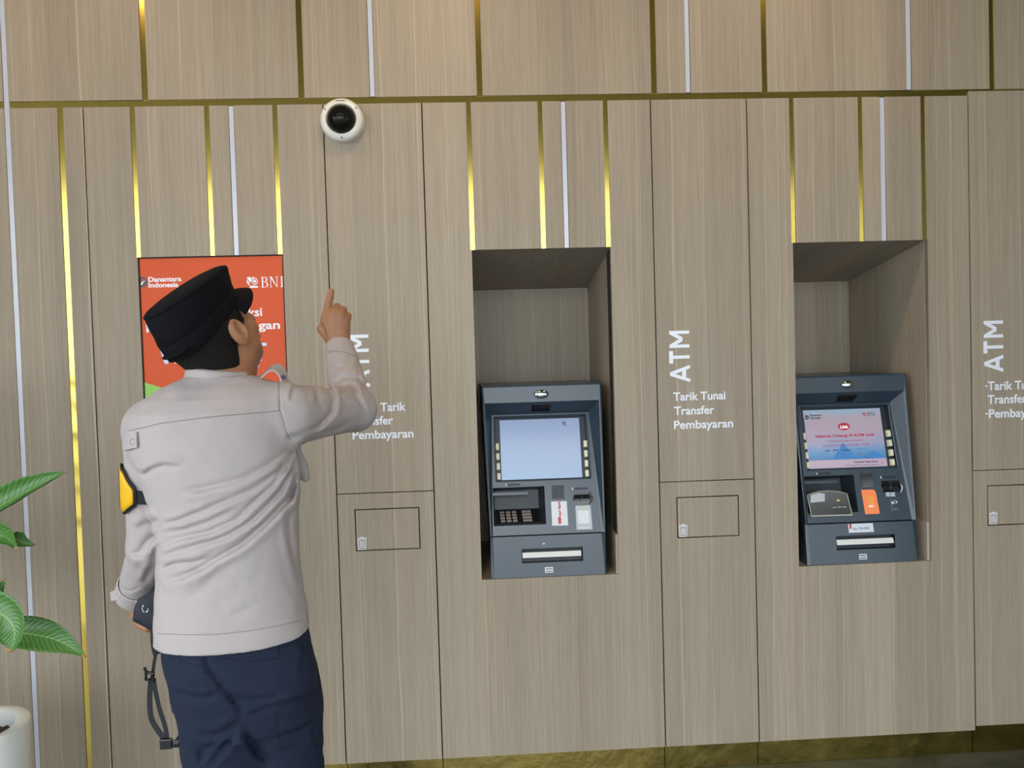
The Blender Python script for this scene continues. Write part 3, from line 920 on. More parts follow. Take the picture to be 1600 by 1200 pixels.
        o = [(.056, .028), (.208, .0265), (.199, .104), (.172, .112), (.132, .117), (.092, .116), (.060, .108), (.049, .103)]
        nn = len(o)
        sh.add([P(p[0], p[1], .012) for p in o] + [P(p[0], p[1], -.030) for p in o], [tuple(range(nn)), tuple(range(2 * nn - 1, nn - 1, -1))] + [(i, (i + 1) % nn, nn + (i + 1) % nn, nn + i) for i in range(nn)])
        cover = sh.build('keypad_cover', M['shield'], root)
        ed = MB()
        for a, b2 in zip(o, o[1:] + o[:1]):
            ed.tube([P(a[0], a[1], .013), P(b2[0], b2[1], .013)], .0026 if a is o[0] else .0013, 6)
        ed.build('cover_edge', M['palegold'], cover)
        place(shape2d([[(.058, .076), (.112, .079), (.116, .108), (.092, .111), (.062, .104)]], .0006), 'painted_glare', M['greysticker'], cover, O + en * .0125, ex, ev, en)  # glare on the cover, painted as a pale grey patch
        for kx in (.138, .157, .176):
            MB().hexa([P(kx, .055, .0122), P(kx + .014, .055, .0122), P(kx + .014, .0575, .0122), P(kx, .0575, .0122)], [P(kx, .055, .013), P(kx + .014, .055, .013), P(kx + .014, .0575, .013), P(kx, .0575, .013)]).build('key', M['key'], cover)
        MB().hexa([P(.158, .078, .0122), P(.168, .078, .0122), P(.168, .084, .0122), P(.158, .084, .0122)], [P(.158, .078, .013), P(.168, .078, .013), P(.168, .084, .013), P(.158, .084, .013)]).build('key', M['yellow'], cover)

    def sticker(name, poly, mat, n=.0003, t=.0006, parent=root, lab=None):
        o = place(shape2d([poly], t), name, mat, parent, O + en * (n + t / 2), ex, ev, en)
        if lab: o['label'] = lab
        return o
    # contactless reader window
    sticker('reader_window', rect(.2655, .3095, .1255, .1745), M['black_gloss'] if page else M['atm_dark'], t=.002)
    # icons above the pocket and the card slot
    sticker('icon', rect(.098, .102, .1795, .186), M['sticker']); sticker('icon_strip', rect(.105, .150, .178, .187), M['atm_dark'])
    sticker('icon_strip', rect(.347, .398, .155, .164), M['atm_dark'])
    sticker('status_lamp', [(.3395, .156), (.3435, .157), (.3415, .166)], M['green_dot'])
    # card reader
    cb = MB(); cb.add([P(*p, -.004) for p in card] + [P(*p, -.03) for p in card], [(0, 1, 5, 4), (1, 2, 6, 5), (2, 3, 7, 6), (3, 0, 4, 7), (4, 5, 6, 7)])
    cr_ = cb.build('card_reader', M['black_gloss'], root)
    MB().hexa([P(.347, .119, -.028), P(.404, .119, -.028), P(.404, .119, .004), P(.347, .119, .002)], [P(.347, .139, -.028), P(.404, .139, -.028), P(.404, .139, .000), P(.347, .139, -.002)]).build('reader_lip', M['black_gloss'], cr_, bevel=.003)
    MB().hexa([P(.372, .114, -.006), P(.374, .114, -.006), P(.374, .114, .006), P(.372, .114, .006)], [P(.374, .143, -.006), P(.376, .143, -.006), P(.376, .143, .002), P(.374, .143, .002)]).build('lip_divider', M['chrome'], cr_)
    MB().tube([P(.408, .104, .002), P(.4125, .112, .006), P(.4135, .125, .006), P(.409, .137, .002)], .0016, 8).build('reader_guard', M['chrome'], cr_, smooth=True)
    if not page:
        st = sticker('sticker', [(.2605, .0300), (.3185, .0290), (.3180, .1165), (.2605, .1165)], M['sticker'], lab='white sticker with upright red lettering')
        text('Transaksi', 0, 0, .080, .010, 0, M['red'], st, O=P(.2940, .035, .0012), ex=ev, ey=-ex, bold=.06, depth=.0004)
        sticker('red_bar', rect(.2830, .2935, .0360, .0600), M['red'], n=.0010, parent=st)
        st = sticker('sticker', [(.3485, .0120), (.4060, .0115), (.4045, .0930), (.4020, .0985), (.3485, .0985)], M['greysticker'], lab='pale worn card diagram sticker')
        sticker('diagram', rect(.356, .397, .034, .080), M['sticker'], n=.0010, parent=st)
        sticker('diagram', rect(.368, .380, .084, .0875), M['yellow'], n=.0010, parent=st)
        sticker('diagram', rect(.356, .397, .018, .0205), M['sticker'], n=.0010, parent=st)
    else:
        st = sticker('sticker', [(.2640, .0270), (.3190, .0270), (.3140, .107), (.3060, .1165), (.2600, .1165)], M['orange_st'], lab='glossy orange sticker with yellow lettering')
        for i, (wd, t_) in enumerate((('TRANSAKSI', .030), ('TARIK', .024), ('TUNAI', .026), ('AMAN', .018))):
            text(t_ and wd, 0, 0, t_, .0065, 0, M['yellow'] if i < 3 else M['whiteprint'], st, O=P(.2890 - t_ / 2, .084 - i * .0105, .0012), ex=ex, ey=ev, bold=.03, depth=.0004)
        st = sticker('sticker', [(.350, .089), (.388, .088), (.384, .095), (.388, .103), (.350, .104), (.353, .096)], M['greysticker'], lab='small grey arrow plate')
        sticker('arrow_mark', rect(.365, .371, .095, .099), M['screw'], n=.001, parent=st)
        lk = MB(); lk.lathe([(.0105, 0), (.0105, .005), (.008, .007), (.0078, .0055), (.001, .0055)], 24, (0, 0, 0), 'z')
        lk.build('lock', M['chrome'], root, smooth=True, xf=lambda p: P(.3790 + p.x, .066 + p.y, p.z))
        sticker('lock_plate', rect(.3660, .3675, .030, .080), M['steel'], t=.001)
        mb = MB()
        for cx in (.376, .386): mb.lathe([(.0042, 0), (.0042, .0012), (.003, .0012), (.003, .0006)], 18, (cx, .042, 0), 'z', cap=False)
        mb.build('lock_symbol', M['steel'], root, xf=lambda p: P(p.x, p.y, p.z))

    # lower door with note dispenser
    ev2 = Vector((0, .103, .995)).normalized(); en2 = ex.cross(ev2).normalized(); O2 = Vector((X, .004, Z_N0 + .001))
    B2 = lambda x, z, n=0.0: O2 + ex * x + ev2 * z + en2 * n
    hole = rect(.146, .3675, .0505, .1015)
    me = shape2d([[(.0455, .0), (.4460, .0), (.4375, .1465), (.0445, .1465)], hole], .008)
    lower = place(me, 'lower_door', M['atm'], root, O2 - en2 * .004, ex, ev2, en2)
    fl = MB()
    fl.add([B2(.0455, 0, 0), B2(.0445, .1465, 0), B2(.0355, .1465, -.006), B2(.0345, 0, -.004), B2(.446, 0, 0), B2(.4375, .1465, 0), B2(.4525, .1465, -.006), B2(.4510, 0, -.004),
            (X + .0345, .06, Z_N0 + .001), (X + .0355, .06, .8815), (X + .451, .06, Z_N0 + .001), (X + .4525, .06, .8815)],
           [(0, 1, 2, 3), (4, 7, 6, 5), (3, 2, 9, 8), (7, 10, 11, 6), (1, 5, 6, 11, 9, 2)])
    fl.build('door_flank', M['atm'], lower)
    dh = [(.146, .0505), (.3675, .0505), (.3675, .1015), (.146, .1015)]
    dk = MB(); dk.add([B2(*p, -.006) for p in dh] + [B2(*p, -.03) for p in dh], [(0, 1, 5, 4), (1, 2, 6, 5), (2, 3, 7, 6), (3, 0, 4, 7), (4, 5, 6, 7)])
    dk.build('dispenser_recess', M['atm_dark'], lower)
    MB().hexa([B2(.149, .0690, -.028), B2(.3615, .0690, -.028), B2(.3615, .0690, .003), B2(.149, .0690, .003)],
              [B2(.149, .0880, -.028), B2(.3615, .0880, -.028), B2(.3615, .0880, -.002), B2(.149, .0880, -.002)]).build('note_shutter', M['slotbar'], lower, bevel=.0012)
    lb = place(shape2d([rect(.228, .257, .0135, .0335)], .0006), 'maker_label', M['sticker'], lower, O2 + en2 * .0003, ex, ev2, en2)
    for zz in (.0255, .0165):
        MB().hexa([B2(.231, zz, .0006), B2(.254, zz, .0006), B2(.254, zz, .0012), B2(.231, zz, .0012)], [B2(.231, zz + .004, .0006), B2(.254, zz + .004, .0006), B2(.254, zz + .004, .0012), B2(.231, zz + .004, .0012)]).build('label_bar', M['screw'], lb)
    place(shape2d([rect(.222, .232, .1150, .1200)], .0006), 'icon', M['atm_dark' if page else 'greysticker'], lower, O2 + en2 * .0003, ex, ev2, en2)
    if page:
        lb = place(shape2d([[(.196, .1120), (.290, .1120), (.2875, .1440), (.194, .1440)]], .0006), 'price_label', M['sticker'], lower, O2 + en2 * .0004, ex, ev2, en2)
        text('Rp 100.000', 0, 0, .060, .0095, 0, M['blueprint'], lb, O=B2(.213, .1220, .0011), ex=ex, ey=ev2, bold=.01, depth=.0004)
        me = shape2d([rect(.199, .2065, .127, .144)], .0004)
        place(me, 'red_mark', M['red'], lb, O2 + en2 * .0010, ex, ev2, en2)
    return root


atm(0.0, False, 'blue grey cash machine with a pale blank screen and open keypad')
atm(PER, True, 'cash machine showing a pink and blue welcome page, with orange sticker and covered keypad')

# ------------------------------------------------------------------ planter and plant
M['ceramic'] = simple('white ceramic', (0.84, 0.87, 0.86), 0.35, noise=0.04, nscale=25)
M['soil'] = simple('soil', (0.05, 0.035, 0.025), 0.95, noise=0.5, nscale=80, bump=0.8, bscale=120)
PX, PY, PZ = -1.475, -0.50, 0.515
pot = empty('planter', (PX, PY, 0))
tag(pot, 'white ceramic cylinder planter on the floor at the left edge', 'planter')
MB().lathe([(0.125, 0), (0.138, 0.006), (0.1545, PZ - .012), (0.153, PZ - .003), (0.148, PZ), (0.122, PZ - .001), (0.116, PZ - .006), (0.113, PZ - .03), (0.11, PZ - .06)], 72, (PX, PY, 0), cap=False).build('pot_wall', M['ceramic'], pot, smooth=True)
MB().lathe([(0.126, 0.002), (0.126, 0.01)], 48, (PX, PY, 0)).build('pot_base', M['ceramic'], pot)
so = MB(); n = 40
vs = [(PX, PY, PZ - .042)]; fs = []
for j, r in enumerate((.04, .08, .114)):
    for k in range(n):
        a = 2 * PI * k / n; vs.append((PX + r * math.cos(a), PY + r * math.sin(a), PZ - .045 + random.uniform(-.006, .006)))
for k in range(n): fs.append((0, 1 + k, 1 + (k + 1) % n))
for j in range(2):
    for k in range(n): fs.append((1 + j * n + k, 1 + (j + 1) * n + k, 1 + (j + 1) * n + (k + 1) % n, 1 + j * n + (k + 1) % n))
so.add(vs, fs)
tag(so.build('potting_soil', M['soil'], pot, smooth='full'), kind='stuff')

def leaf_mat():
    m, nt, b = newmat('glossy leaf')
    tc = N(nt, 'ShaderNodeTexCoord'); sp = N(nt, 'ShaderNodeSeparateXYZ'); nt.links.new(tc.outputs['UV'], sp.inputs[0])
    # veins slanting from the midrib
    au = math_(nt, 'ABSOLUTE', math_(nt, 'SUBTRACT', sp.outputs[1], 0.5))
    ph = math_(nt, 'ADD', math_(nt, 'MULTIPLY', sp.outputs[0], 120), math_(nt, 'MULTIPLY', au, -40))
    vein = math_(nt, 'MULTIPLY', math_(nt, 'ADD', math_(nt, 'SINE', ph), 1.0), 0.5)
    rib = math_(nt, 'LESS_THAN', au, 0.022)
    mx = N(nt, 'ShaderNodeMix', data_type='RGBA'); mx.inputs['A'].default_value = (0.062, 0.170, 0.036, 1); mx.inputs['B'].default_value = (0.100, 0.250, 0.055, 1)
    nt.links.new(vein, mx.inputs['Factor'])
    m2 = N(nt, 'ShaderNodeMix', data_type='RGBA'); m2.inputs['B'].default_value = (0.20, 0.36, 0.10, 1)
    nt.links.new(mx.outputs['Result'], m2.inputs['A']); nt.links.new(rib, m2.inputs['Factor'])
    tip = N(nt, 'ShaderNodeMapRange'); tip.inputs['From Min'].default_value = 0.955; tip.inputs['From Max'].default_value = 0.975
    nt.links.new(sp.outputs[0], tip.inputs['Value'])
    m3 = N(nt, 'ShaderNodeMix', data_type='RGBA'); m3.inputs['B'].default_value = (0.42, 0.26, 0.10, 1)
    nt.links.new(m2.outputs['Result'], m3.inputs['A']); nt.links.new(tip.outputs[0], m3.inputs['Factor'])
    nt.links.new(m3.outputs['Result'], b.inputs['Base Color'])
    b.inputs['Roughness'].default_value = 0.32
    b.inputs['Specular IOR Level'].default_value = 0.5
    bp = N(nt, 'ShaderNodeBump'); bp.inputs['Strength'].default_value = 0.3; bp.inputs['Distance'].default_value = 0.002
    nt.links.new(vein, bp.inputs['Height']); nt.links.new(bp.outputs[0], b.inputs['Normal'])
    return m
M['leaf'] = leaf_mat()
M['stem'] = simple('green stem', (0.06, 0.12, 0.03), 0.5)
plant = empty('leafy_plant', (PX, PY, PZ - .042))
tag(plant, 'leafy green plant with long glossy leaves rising from the white planter', 'plant')
def bez(P0, P1, P2, P3, t):
    return P0 * (1 - t) ** 3 + P1 * 3 * t * (1 - t) ** 2 + P2 * 3 * t * t * (1 - t) + P3 * t ** 3
def leaf(pts, width, normal, fold=0.25, curl=0.0, n=18, wprof=None):
    """pts: 4 control points from base to tip; width full; normal direction the face looks to"""
    P = [Vector(p) for p in pts]; nn = Vector(normal).normalized()
    mb = MB(); vs = []; uvs = []; K = 8
    for i in range(n + 1):
        t = i / n
        c = bez(*P, t); tg = (bez(*P, min(t + .01, 1)) - bez(*P, max(t - .01, 0))).normalized()
        side = tg.cross(nn).normalized(); up = side.cross(tg).normalized()
        w = width / 2 * (wprof(t) if wprof else max(.02, math.sin(PI * min(1, t * .93 + .06)) ** .75 * (1 if t < .6 else 1 - ((t - .6) / .4) ** 2 * .55)))
        if t == 1: w = .0008
        for k in range(K + 1):
            q = k / K * 2 - 1
            a = q * (fold + curl * abs(q))
            vs.append(c + side * (w * q * math.cos(a)) + up * (w * abs(q) * math.sin(abs(a)) + .002 * math.sin(t * 26 + q * 3) * abs(q)))
            uvs.append((t, (q + 1) / 2))
    fs = [(i * (K + 1) + k, i * (K + 1) + k + 1, (i + 1) * (K + 1) + k + 1, (i + 1) * (K + 1) + k) for i in range(n) for k in range(K)]
    me = bpy.data.meshes.new('leaf'); me.from_pydata(vs, [], fs); me.materials.append(M['leaf'])
    uv = me.uv_layers.new(name='UVMap')
    for p in me.polygons:
        p.use_smooth = True
        for li in p.loop_indices: uv.data[li].uv = uvs[me.loops[li].vertex_index]
    o = link('leaf', me, plant)
    sm = o.modifiers.new('thickness', 'SOLIDIFY'); sm.thickness = 0.0012
    return o
LY = -0.55
def a_(px, py, Y=LY): return at(px, py, Y)
stem_top = Vector((PX - .02, PY, 1.32))
MB().tube([Vector((PX, PY, PZ - .05)), Vector((PX - .01, PY + .01, .8)), Vector((PX - .03, PY, 1.1)), stem_top], [.012, .010, .008, .005], 10).build('stem', M['stem'], plant, smooth=True)
MB().tube([Vector((PX + .03, PY - .02, PZ - .05)), Vector((PX + .0, PY - .06, .75)), Vector((PX - .04, PY - .07, .98))], [.010, .008, .006], 10).build('stem', M['stem'], plant, smooth=True)
# visible leaves
leaf([a_(-75, 832), a_(-20, 806), a_(50, 757), a_(104, 738)], 0.098, (0.1, -0.75, .55), .55, .2, wprof=lambda t: max(.02, min(1, .55 + t * 1.2) * (1 - max(0, (t - .45) / .55) ** 1.7)))
leaf([a_(-70, 862), a_(-25, 842), a_(8, 818, -.56), a_(26, 860, -.62)], 0.088, (.3, -.9, .3), .35, .2)
leaf([a_(18, 836, -.57), a_(30, 848, -.56), a_(42, 850, -.56), a_(55, 852, -.55)], 0.052, (.3, -.8, .5), .4, .2, wprof=lambda t: max(.02, 1 - abs(t - .25) * 1.3))
leaf([a_(-60, 965), a_(-35, 950), a_(-8, 938), a_(8, 905)], 0.06, (.2, -.9, .1), .3)
leaf([a_(-80, 952, -.60), a_(-10, 940, -.62), a_(45, 965, -.64), a_(14, 1020, -.64)], 0.115, (-.1, -.9, .45), .35, .1, wprof=lambda t: max(.02, math.sin(PI * min(1, t * .85 + .12)) ** .8))
leaf([a_(-20, 985, -.54), a_(30, 990, -.54), a_(85, 985, -.54), a_(134, 1027, -.54)], 0.098, (.05, -.85, .5), .35, .1)
# leaves outside the frame, to the left
for k in range(9):
    z = .85 + k * .07; an = 2.0 + k * 2.4
    b0 = Vector((PX - .03, PY, z)); dr = Vector((math.cos(an), math.sin(an) * .8, .35)); dr.x = -abs(dr.x) - .25 if dr.x > -.2 else dr.x
    leaf([b0, b0 + dr * .12, b0 + dr * .24 + Vector((0, 0, .02)), b0 + dr * .34 - Vector((0, 0, .03))], .085, (.1, -.5, .9), .35)
MB().tube([a_(-75, 832), Vector((PX - .03, PY, 1.05)), Vector((PX - .02, PY, .95))], .004, 8).build('leaf_stalk', M['stem'], plant, smooth=True)
MB().tube([a_(-20, 985, -.54), a_(-60, 995, -.54), Vector((PX - .02, PY - .06, .84))], .004, 8).build('leaf_stalk', M['stem'], plant, smooth=True)

#@@PART3
# ------------------------------------------------------------------ the man: surfaces grown from distance fields
def to_px(Pn):
    d = Pn - np.array(CAM_P, dtype=np.float32)
    zz = d @ np.array(CF, dtype=np.float32)
    return 800 + 1200 * (d @ np.array(CR, dtype=np.float32)) / zz, 600 - 1200 * (d @ np.array(CU, dtype=np.float32)) / zz


def nets(fn, lo, hi, h):
    """naive surface nets of fn<0 over a box; returns verts, quads"""
    n = [int(math.ceil((hi[i] - lo[i]) / h)) + 1 for i in range(3)]
    ax = [np.float32(lo[i]) + np.arange(n[i], dtype=np.float32) * np.float32(h) for i in range(3)]
    F = np.empty(n, dtype=np.float32)
    step = max(1, 400000 // (n[1] * n[2]))
    for i0 in range(0, n[0], step):
        i1 = min(n[0], i0 + step)
        X, Y, Z = np.meshgrid(ax[0][i0:i1], ax[1], ax[2], indexing='ij')
        F[i0:i1] = fn(np.stack([X.ravel(), Y.ravel(), Z.ravel()], 1)).reshape(X.shape)
    F[0] = 1; F[-1] = 1; F[:, 0] = 1; F[:, -1] = 1; F[:, :, 0] = 1; F[:, :, -1] = 1
    S = F < 0
    c = [S[i:n[0] - 1 + i, j:n[1] - 1 + j, k:n[2] - 1 + k] for i in (0, 1) for j in (0, 1) for k in (0, 1)]
    cnt = sum(x.astype(np.int8) for x in c)
    act = (cnt > 0) & (cnt < 8)
    idx = -np.ones(act.shape, dtype=np.int64)
    ci = np.argwhere(act); idx[act] = np.arange(len(ci))
    acc = np.zeros((len(ci), 3)); num = np.zeros(len(ci))
    offs = [(i, j, k) for i in (0, 1) for j in (0, 1) for k in (0, 1)]
    for a in offs:
        for d in range(3):
            if a[d] == 0:
                b2 = list(a); b2[d] = 1
                fa = F[ci[:, 0] + a[0], ci[:, 1] + a[1], ci[:, 2] + a[2]]
                fb = F[ci[:, 0] + b2[0], ci[:, 1] + b2[1], ci[:, 2] + b2[2]]
                cr_ = (fa < 0) != (fb < 0)
                t = np.where(cr_, fa / np.where(cr_, fa - fb, 1), 0)
                p = np.tile(np.array(a, float), (len(ci), 1)); p[:, d] += t
                acc[cr_] += p[cr_]; num[cr_] += 1
    V = (ci + acc / num[:, None]) * h + np.array(lo)
    Q = []
    for d in range(3):
        o = [1, 1, 1]; sl = [slice(0, n[0] - 1), slice(0, n[1] - 1), slice(0, n[2] - 1)]
        e1, e2 = [x for x in range(3) if x != d]
        A = S[tuple(slice(1, n[i] - 1) if i != d else slice(0, n[i] - 1) for i in range(3))]
        Bv = S[tuple(slice(1, n[i] - 1) if i != d else slice(1, n[i]) for i in range(3))]
        e = np.argwhere(A != Bv); inside = A[A != Bv]
        base = e.copy(); base[:, e1] += 1; base[:, e2] += 1
        def cell(da, db):
            q = base.copy(); q[:, e1] -= da; q[:, e2] -= db
            return idx[q[:, 0], q[:, 1], q[:, 2]]
        q = np.stack([cell(1, 1), cell(0, 1), cell(0, 0), cell(1, 0)], 1)
        flip = inside if d != 1 else ~inside
        q[~flip] = q[~flip][:, ::-1]
        Q.append(q)
    return V, np.concatenate(Q)


def f3(v): return np.array(v, dtype=np.float32)


def capsule(P, a, b, ra, rb, flat=None):
    a, b = f3(a), f3(b)
    ba = b - a; pa = P - a
    t = np.clip(pa @ ba / (ba @ ba), 0, 1)
    d = pa - t[:, None] * ba
    if flat is not None:      # (axis, factor): thinner along axis
        axn, fct = f3(flat[0]), flat[1]
        k = d @ axn
        d = d + (k * (1 / fct - 1))[:, None] * axn
    return np.linalg.norm(d, axis=1) - (ra + (rb - ra) * t)


def ellip(P, c, r, R=None):
    d = P - f3(c)
    if R is not None: d = d @ f3(R).T
    q = d / f3(r); k = np.linalg.norm(q, axis=1)
    k2 = np.linalg.norm(q / f3(r), axis=1) + 1e-6
    return k * (k - 1) / k2


def smin(a, b, k):
    h = np.clip(0.5 + 0.5 * (b - a) / k, 0, 1)
    return b + (a - b) * h - k * h * (1 - h)


def polyd(px, py, pts):
    """distance in photo pixels to a polyline, signed side, and position 0..1 along"""
    best = np.full(px.shape, 1e9, dtype=np.float32); side = np.zeros_like(best); tt = np.zeros_like(best)
    L = len(pts) - 1
    for i in range(L):
        ax_, ay = pts[i]; bx, by = pts[i + 1]
        dx, dy = bx - ax_, by - ay
        t = np.clip(((px - ax_) * dx + (py - ay) * dy) / (dx * dx + dy * dy), 0, 1)
        ex_, ey_ = px - ax_ - t * dx, py - ay - t * dy
        d = np.hypot(ex_, ey_); m_ = d < best
        best = np.where(m_, d, best); side = np.where(m_, np.sign(dx * ey_ - dy * ex_), side); tt = np.where(m_, (i + t) / L, tt)
    return best, side, tt


def fold_field(P, folds):
    """folds: (points, groove depth m, groove width px, ridge height, ridge offset px)"""
    px, py = to_px(P)
    out = np.zeros(len(P), dtype=np.float32)
    for pts, amp, w, ramp, roff in folds:
        xs = [p[0] for p in pts]; ys = [p[1] for p in pts]; mg = 4 * w + abs(roff) * 2.5 + 6
        m_ = (px > min(xs) - mg) & (px < max(xs) + mg) & (py > min(ys) - mg) & (py < max(ys) + mg)
        if not m_.any(): continue
        d, s, t = polyd(px[m_], py[m_], pts)
        env = np.clip(np.minimum(t, 1 - t) * 5, 0, 1) ** .7
        env = np.where((t <= 0) | (t >= 1), 0, env)
        sd = d * s
        g_ = 1.25 * amp * np.exp(-(sd / w) ** 2) - ramp * np.exp(-((sd - roff) / (abs(roff) * .8 + 1e-3)) ** 2)
        out[m_] += (g_ * env).astype(np.float32)
    return out


def mesh_from(V, Q, name, mat, parent, smooth_iter=0, extra=None):
    Vs, Qs = [V], [Q]
    if extra:
        for (v2, q2) in extra:
            Qs.append(q2 + sum(len(x) for x in Vs)); Vs.append(v2)
    V = np.concatenate(Vs); Q = np.concatenate(Qs)
    me = bpy.data.meshes.new(name)
    me.vertices.add(len(V)); me.vertices.foreach_set('co', V.astype(np.float32).ravel())
    me.loops.add(len(Q) * 4); me.loops.foreach_set('vertex_index', Q.ravel().astype(np.int32))
    me.polygons.add(len(Q)); me.polygons.foreach_set('loop_start', np.arange(0, len(Q) * 4, 4, dtype=np.int32))
    me.polygons.foreach_set('use_smooth', np.ones(len(Q), dtype=bool))
    me.update(calc_edges=True); me.validate()
    bm = bmesh.new(); bm.from_mesh(me)
    bmesh.ops.recalc_face_normals(bm, faces=bm.faces)
    for _ in range(smooth_iter):
        bmesh.ops.smooth_vert(bm, verts=bm.verts, factor=0.5, use_axis_x=True, use_axis_y=True, use_axis_z=True)
    bm.to_mesh(me); bm.free()
    me.materials.append(mat)
    return link(name, me, parent)


def loft_field(P, rows, yaw=0.0, p=2.2):
    """rows: (z, cx, cy, a, b) ascending z; superellipse sections"""
    R_ = np.array(rows, dtype=np.float32)
    z = P[:, 2]
    cx, cy, a, b_ = (np.interp(z, R_[:, 0], R_[:, k]).astype(np.float32) for k in (1, 2, 3, 4))
    dx, dy = P[:, 0] - cx, P[:, 1] - cy
    c_, s_ = math.cos(yaw), math.sin(yaw)
    u, v = dx * c_ + dy * s_, -dx * s_ + dy * c_
    k = (np.abs(u / a) ** p + np.abs(v / b_) ** p) ** (1 / p)
    d = (k - 1) * np.minimum(a, b_)
    d = np.maximum(d, R_[0, 0] - z)
    return np.maximum(d, z - R_[-1, 0])


def rows_from_px(data, Yc):
    """(py, xl, xr, depth, dy) photo silhouette rows -> section rows"""
    out = []
    for (py, xl, xr, b_, dy) in data:
        L, R_ = at(xl, py, Yc), at(xr, py, Yc)
        out.append(((L.z + R_.z) / 2, (L.x + R_.x) / 2, Yc + dy, (R_.x - L.x) / 2, b_))
    return sorted(out)


YC = -1.12
# ---- head frame: turned right and tipped back, looking up to the dome camera
az, pt, rl = math.radians(28), math.radians(34), math.radians(14)
HS = .93
hf = Vector((math.cos(pt) * math.sin(az), math.cos(pt) * math.cos(az), math.sin(pt)))
hu = Vector((-math.sin(pt) * math.sin(az), -math.sin(pt) * math.cos(az), math.cos(pt)))
hr = hf.cross(hu).normalized()
hr, hu = hr * math.cos(rl) + hu * math.sin(rl), hu * math.cos(rl) - hr * math.sin(rl)
HC = at(335, 524, -1.11)
HM = np.array([hr, hf, hu], dtype=np.float32)      # rows: local axes


def hloc(P): return (P - f3(HC)) @ HM.T / HS
def hw(x, y, z): return HC + (hr * x + hf * y + hu * z) * HS


def head_field(P):
    L = hloc(P)
    ax_ = np.abs(L[:, 0])
    La = np.stack([ax_, L[:, 1], L[:, 2]], 1)
    d = ellip(L, (0, -.012, .030), (.076, .096, .090))
    d = smin(d, ellip(L, (0, .027, -.036), (.055, .057, .070)), .03)
    d = smin(d, ellip(L, (0, .052, -.084), (.022, .022, .020)), .03)           # chin
    d = smin(d, ellip(La, (.038, .010, -.062), (.020, .042, .030)), .02)         # jaw corner
    d = smin(d, ellip(La, (.033, .062, -.030), (.022, .018, .020)), .02)         # cheek bone
    d = smin(d, capsule(L, (0, .086, .020), (0, .110, -.024), .007, .011), .012)  # nose
    d = smin(d, ellip(La, (.012, .100, -.028), (.009, .010, .007)), .006)
    d = smin(d, capsule(La, (.012, .087, .026), (.044, .076, .026), .007, .006), .012)  # brow
    d = np.maximum(d, -(ellip(La, (.031, .092, .008), (.014, .012, .009))))
    d = smin(d, ellip(La, (.031, .076, .008), (.0125, .0125, .0125)), .003)      # eyes with lids
    d = smin(d, ellip(L, (0, .089, -.055), (.022, .010, .0055)), .005)
    d = smin(d, ellip(L, (0, .087, -.066), (.019, .010, .0060)), .005)
    d = np.maximum(d, -capsule(L, (-.018, .100, -.060), (.018, .100, -.060), .0022, .0022))
    # ears
    e = ellip(La, (.080, -.006, -.012), (.011, .021, .033))
    e = smin(e, ellip(La, (.073, .004, -.010), (.012, .010, .022)), .01)
    e = np.maximum(e, -ellip(La, (.0925, .0, -.006), (.0125, .0125, .023)))
    e = smin(e, capsule(La, (.0835, -.010, .010), (.0850, -.012, -.020), .0028, .0028), .002)
    e = smin(e, ellip(La, (.082, .012, -.014), (.006, .005, .008)), .003)
    d = smin(d, e, .005)
    return d * HS, L


nb0, nb1 = at(342, 640, -1.13), hw(0, -.022, -.055)
def neck_field(P):
    return smin(capsule(P, nb0, nb1, .056, .050), capsule(P, nb0 + Vector((.02, .04, .03)), hw(0, .03, -.075), .040, .032), .03)


# ---- arm joints
RS, RE, RW = at(446, 648, -1.13), at(553, 640, -.90), at(531, 545, -.735)
LS, LE, LWr = at(233, 668, -1.135), at(236, 852, -1.05), at(211, 925, -.92)
Yh = -.72
def hp(px, py, dy=0.0): return at(px, py, Yh + dy)


def hand_right(P):
    wr = hp(531, 540, -.01)
    d = capsule(P, RW, wr, .029, .024, ((0, 1, 0), .8))
    mcp = [(511, 497, .0), (522, 490, -.008), (532, 492, -.006), (540, 499, .002)]
    for i, (x, y, dy) in enumerate(mcp):
        st_ = hp(523 + i * 4.5, 532, 0)
        d = smin(d, capsule(P, st_, hp(x, y + 3, dy), .017, .0125), .012)
    # pointing finger
    a, b2, c, e = hp(509, 500), hp(512.5, 478, .004), hp(515.5, 465, .006), hp(518, 455, .010)
    d = smin(d, capsule(P, a, b2, .0125, .0100), .010)
    f = smin(capsule(P, b2, c, .0102, .0088), capsule(P, c, e, .0090, .0076), .003)
    d = smin(d, f, .003)
    # folded fingers: knuckle, first joint away from us, then back down into the palm
    for (k, j1, j2, tip, r) in (((522, 490, -.006), (527, 479, .030), (527, 500, .052), (525, 512, .034), .0100),
                                ((532, 493, -.004), (537, 484, .030), (536, 504, .052), (533, 515, .034), .0096),
                                ((540, 500, .002), (544.5, 493, .028), (542, 510, .046), (539, 520, .030), .0085)):
        K_, A, B_, T_ = hp(*k), hp(*j1), hp(*j2), hp(*tip)
        d = smin(d, capsule(P, K_, A, r * 1.12, r), .006)
        d = np.minimum(d, smin(capsule(P, A, B_, r, r * .92), capsule(P, B_, T_, r * .92, r * .8), .003))
    # thumb along the inner side, closed over the folded fingers
    t0, t1, t2, t3 = hp(519, 532, .010), hp(504, 514, .022), hp(510, 500, .042), hp(521, 496, .058)
    th = smin(capsule(P, t0, t1, .018, .0130), capsule(P, t1, t2, .0125, .0105), .008)
    th = smin(th, capsule(P, t2, t3, .0105, .0085), .004)
    d = smin(d, th, .007)
    return d


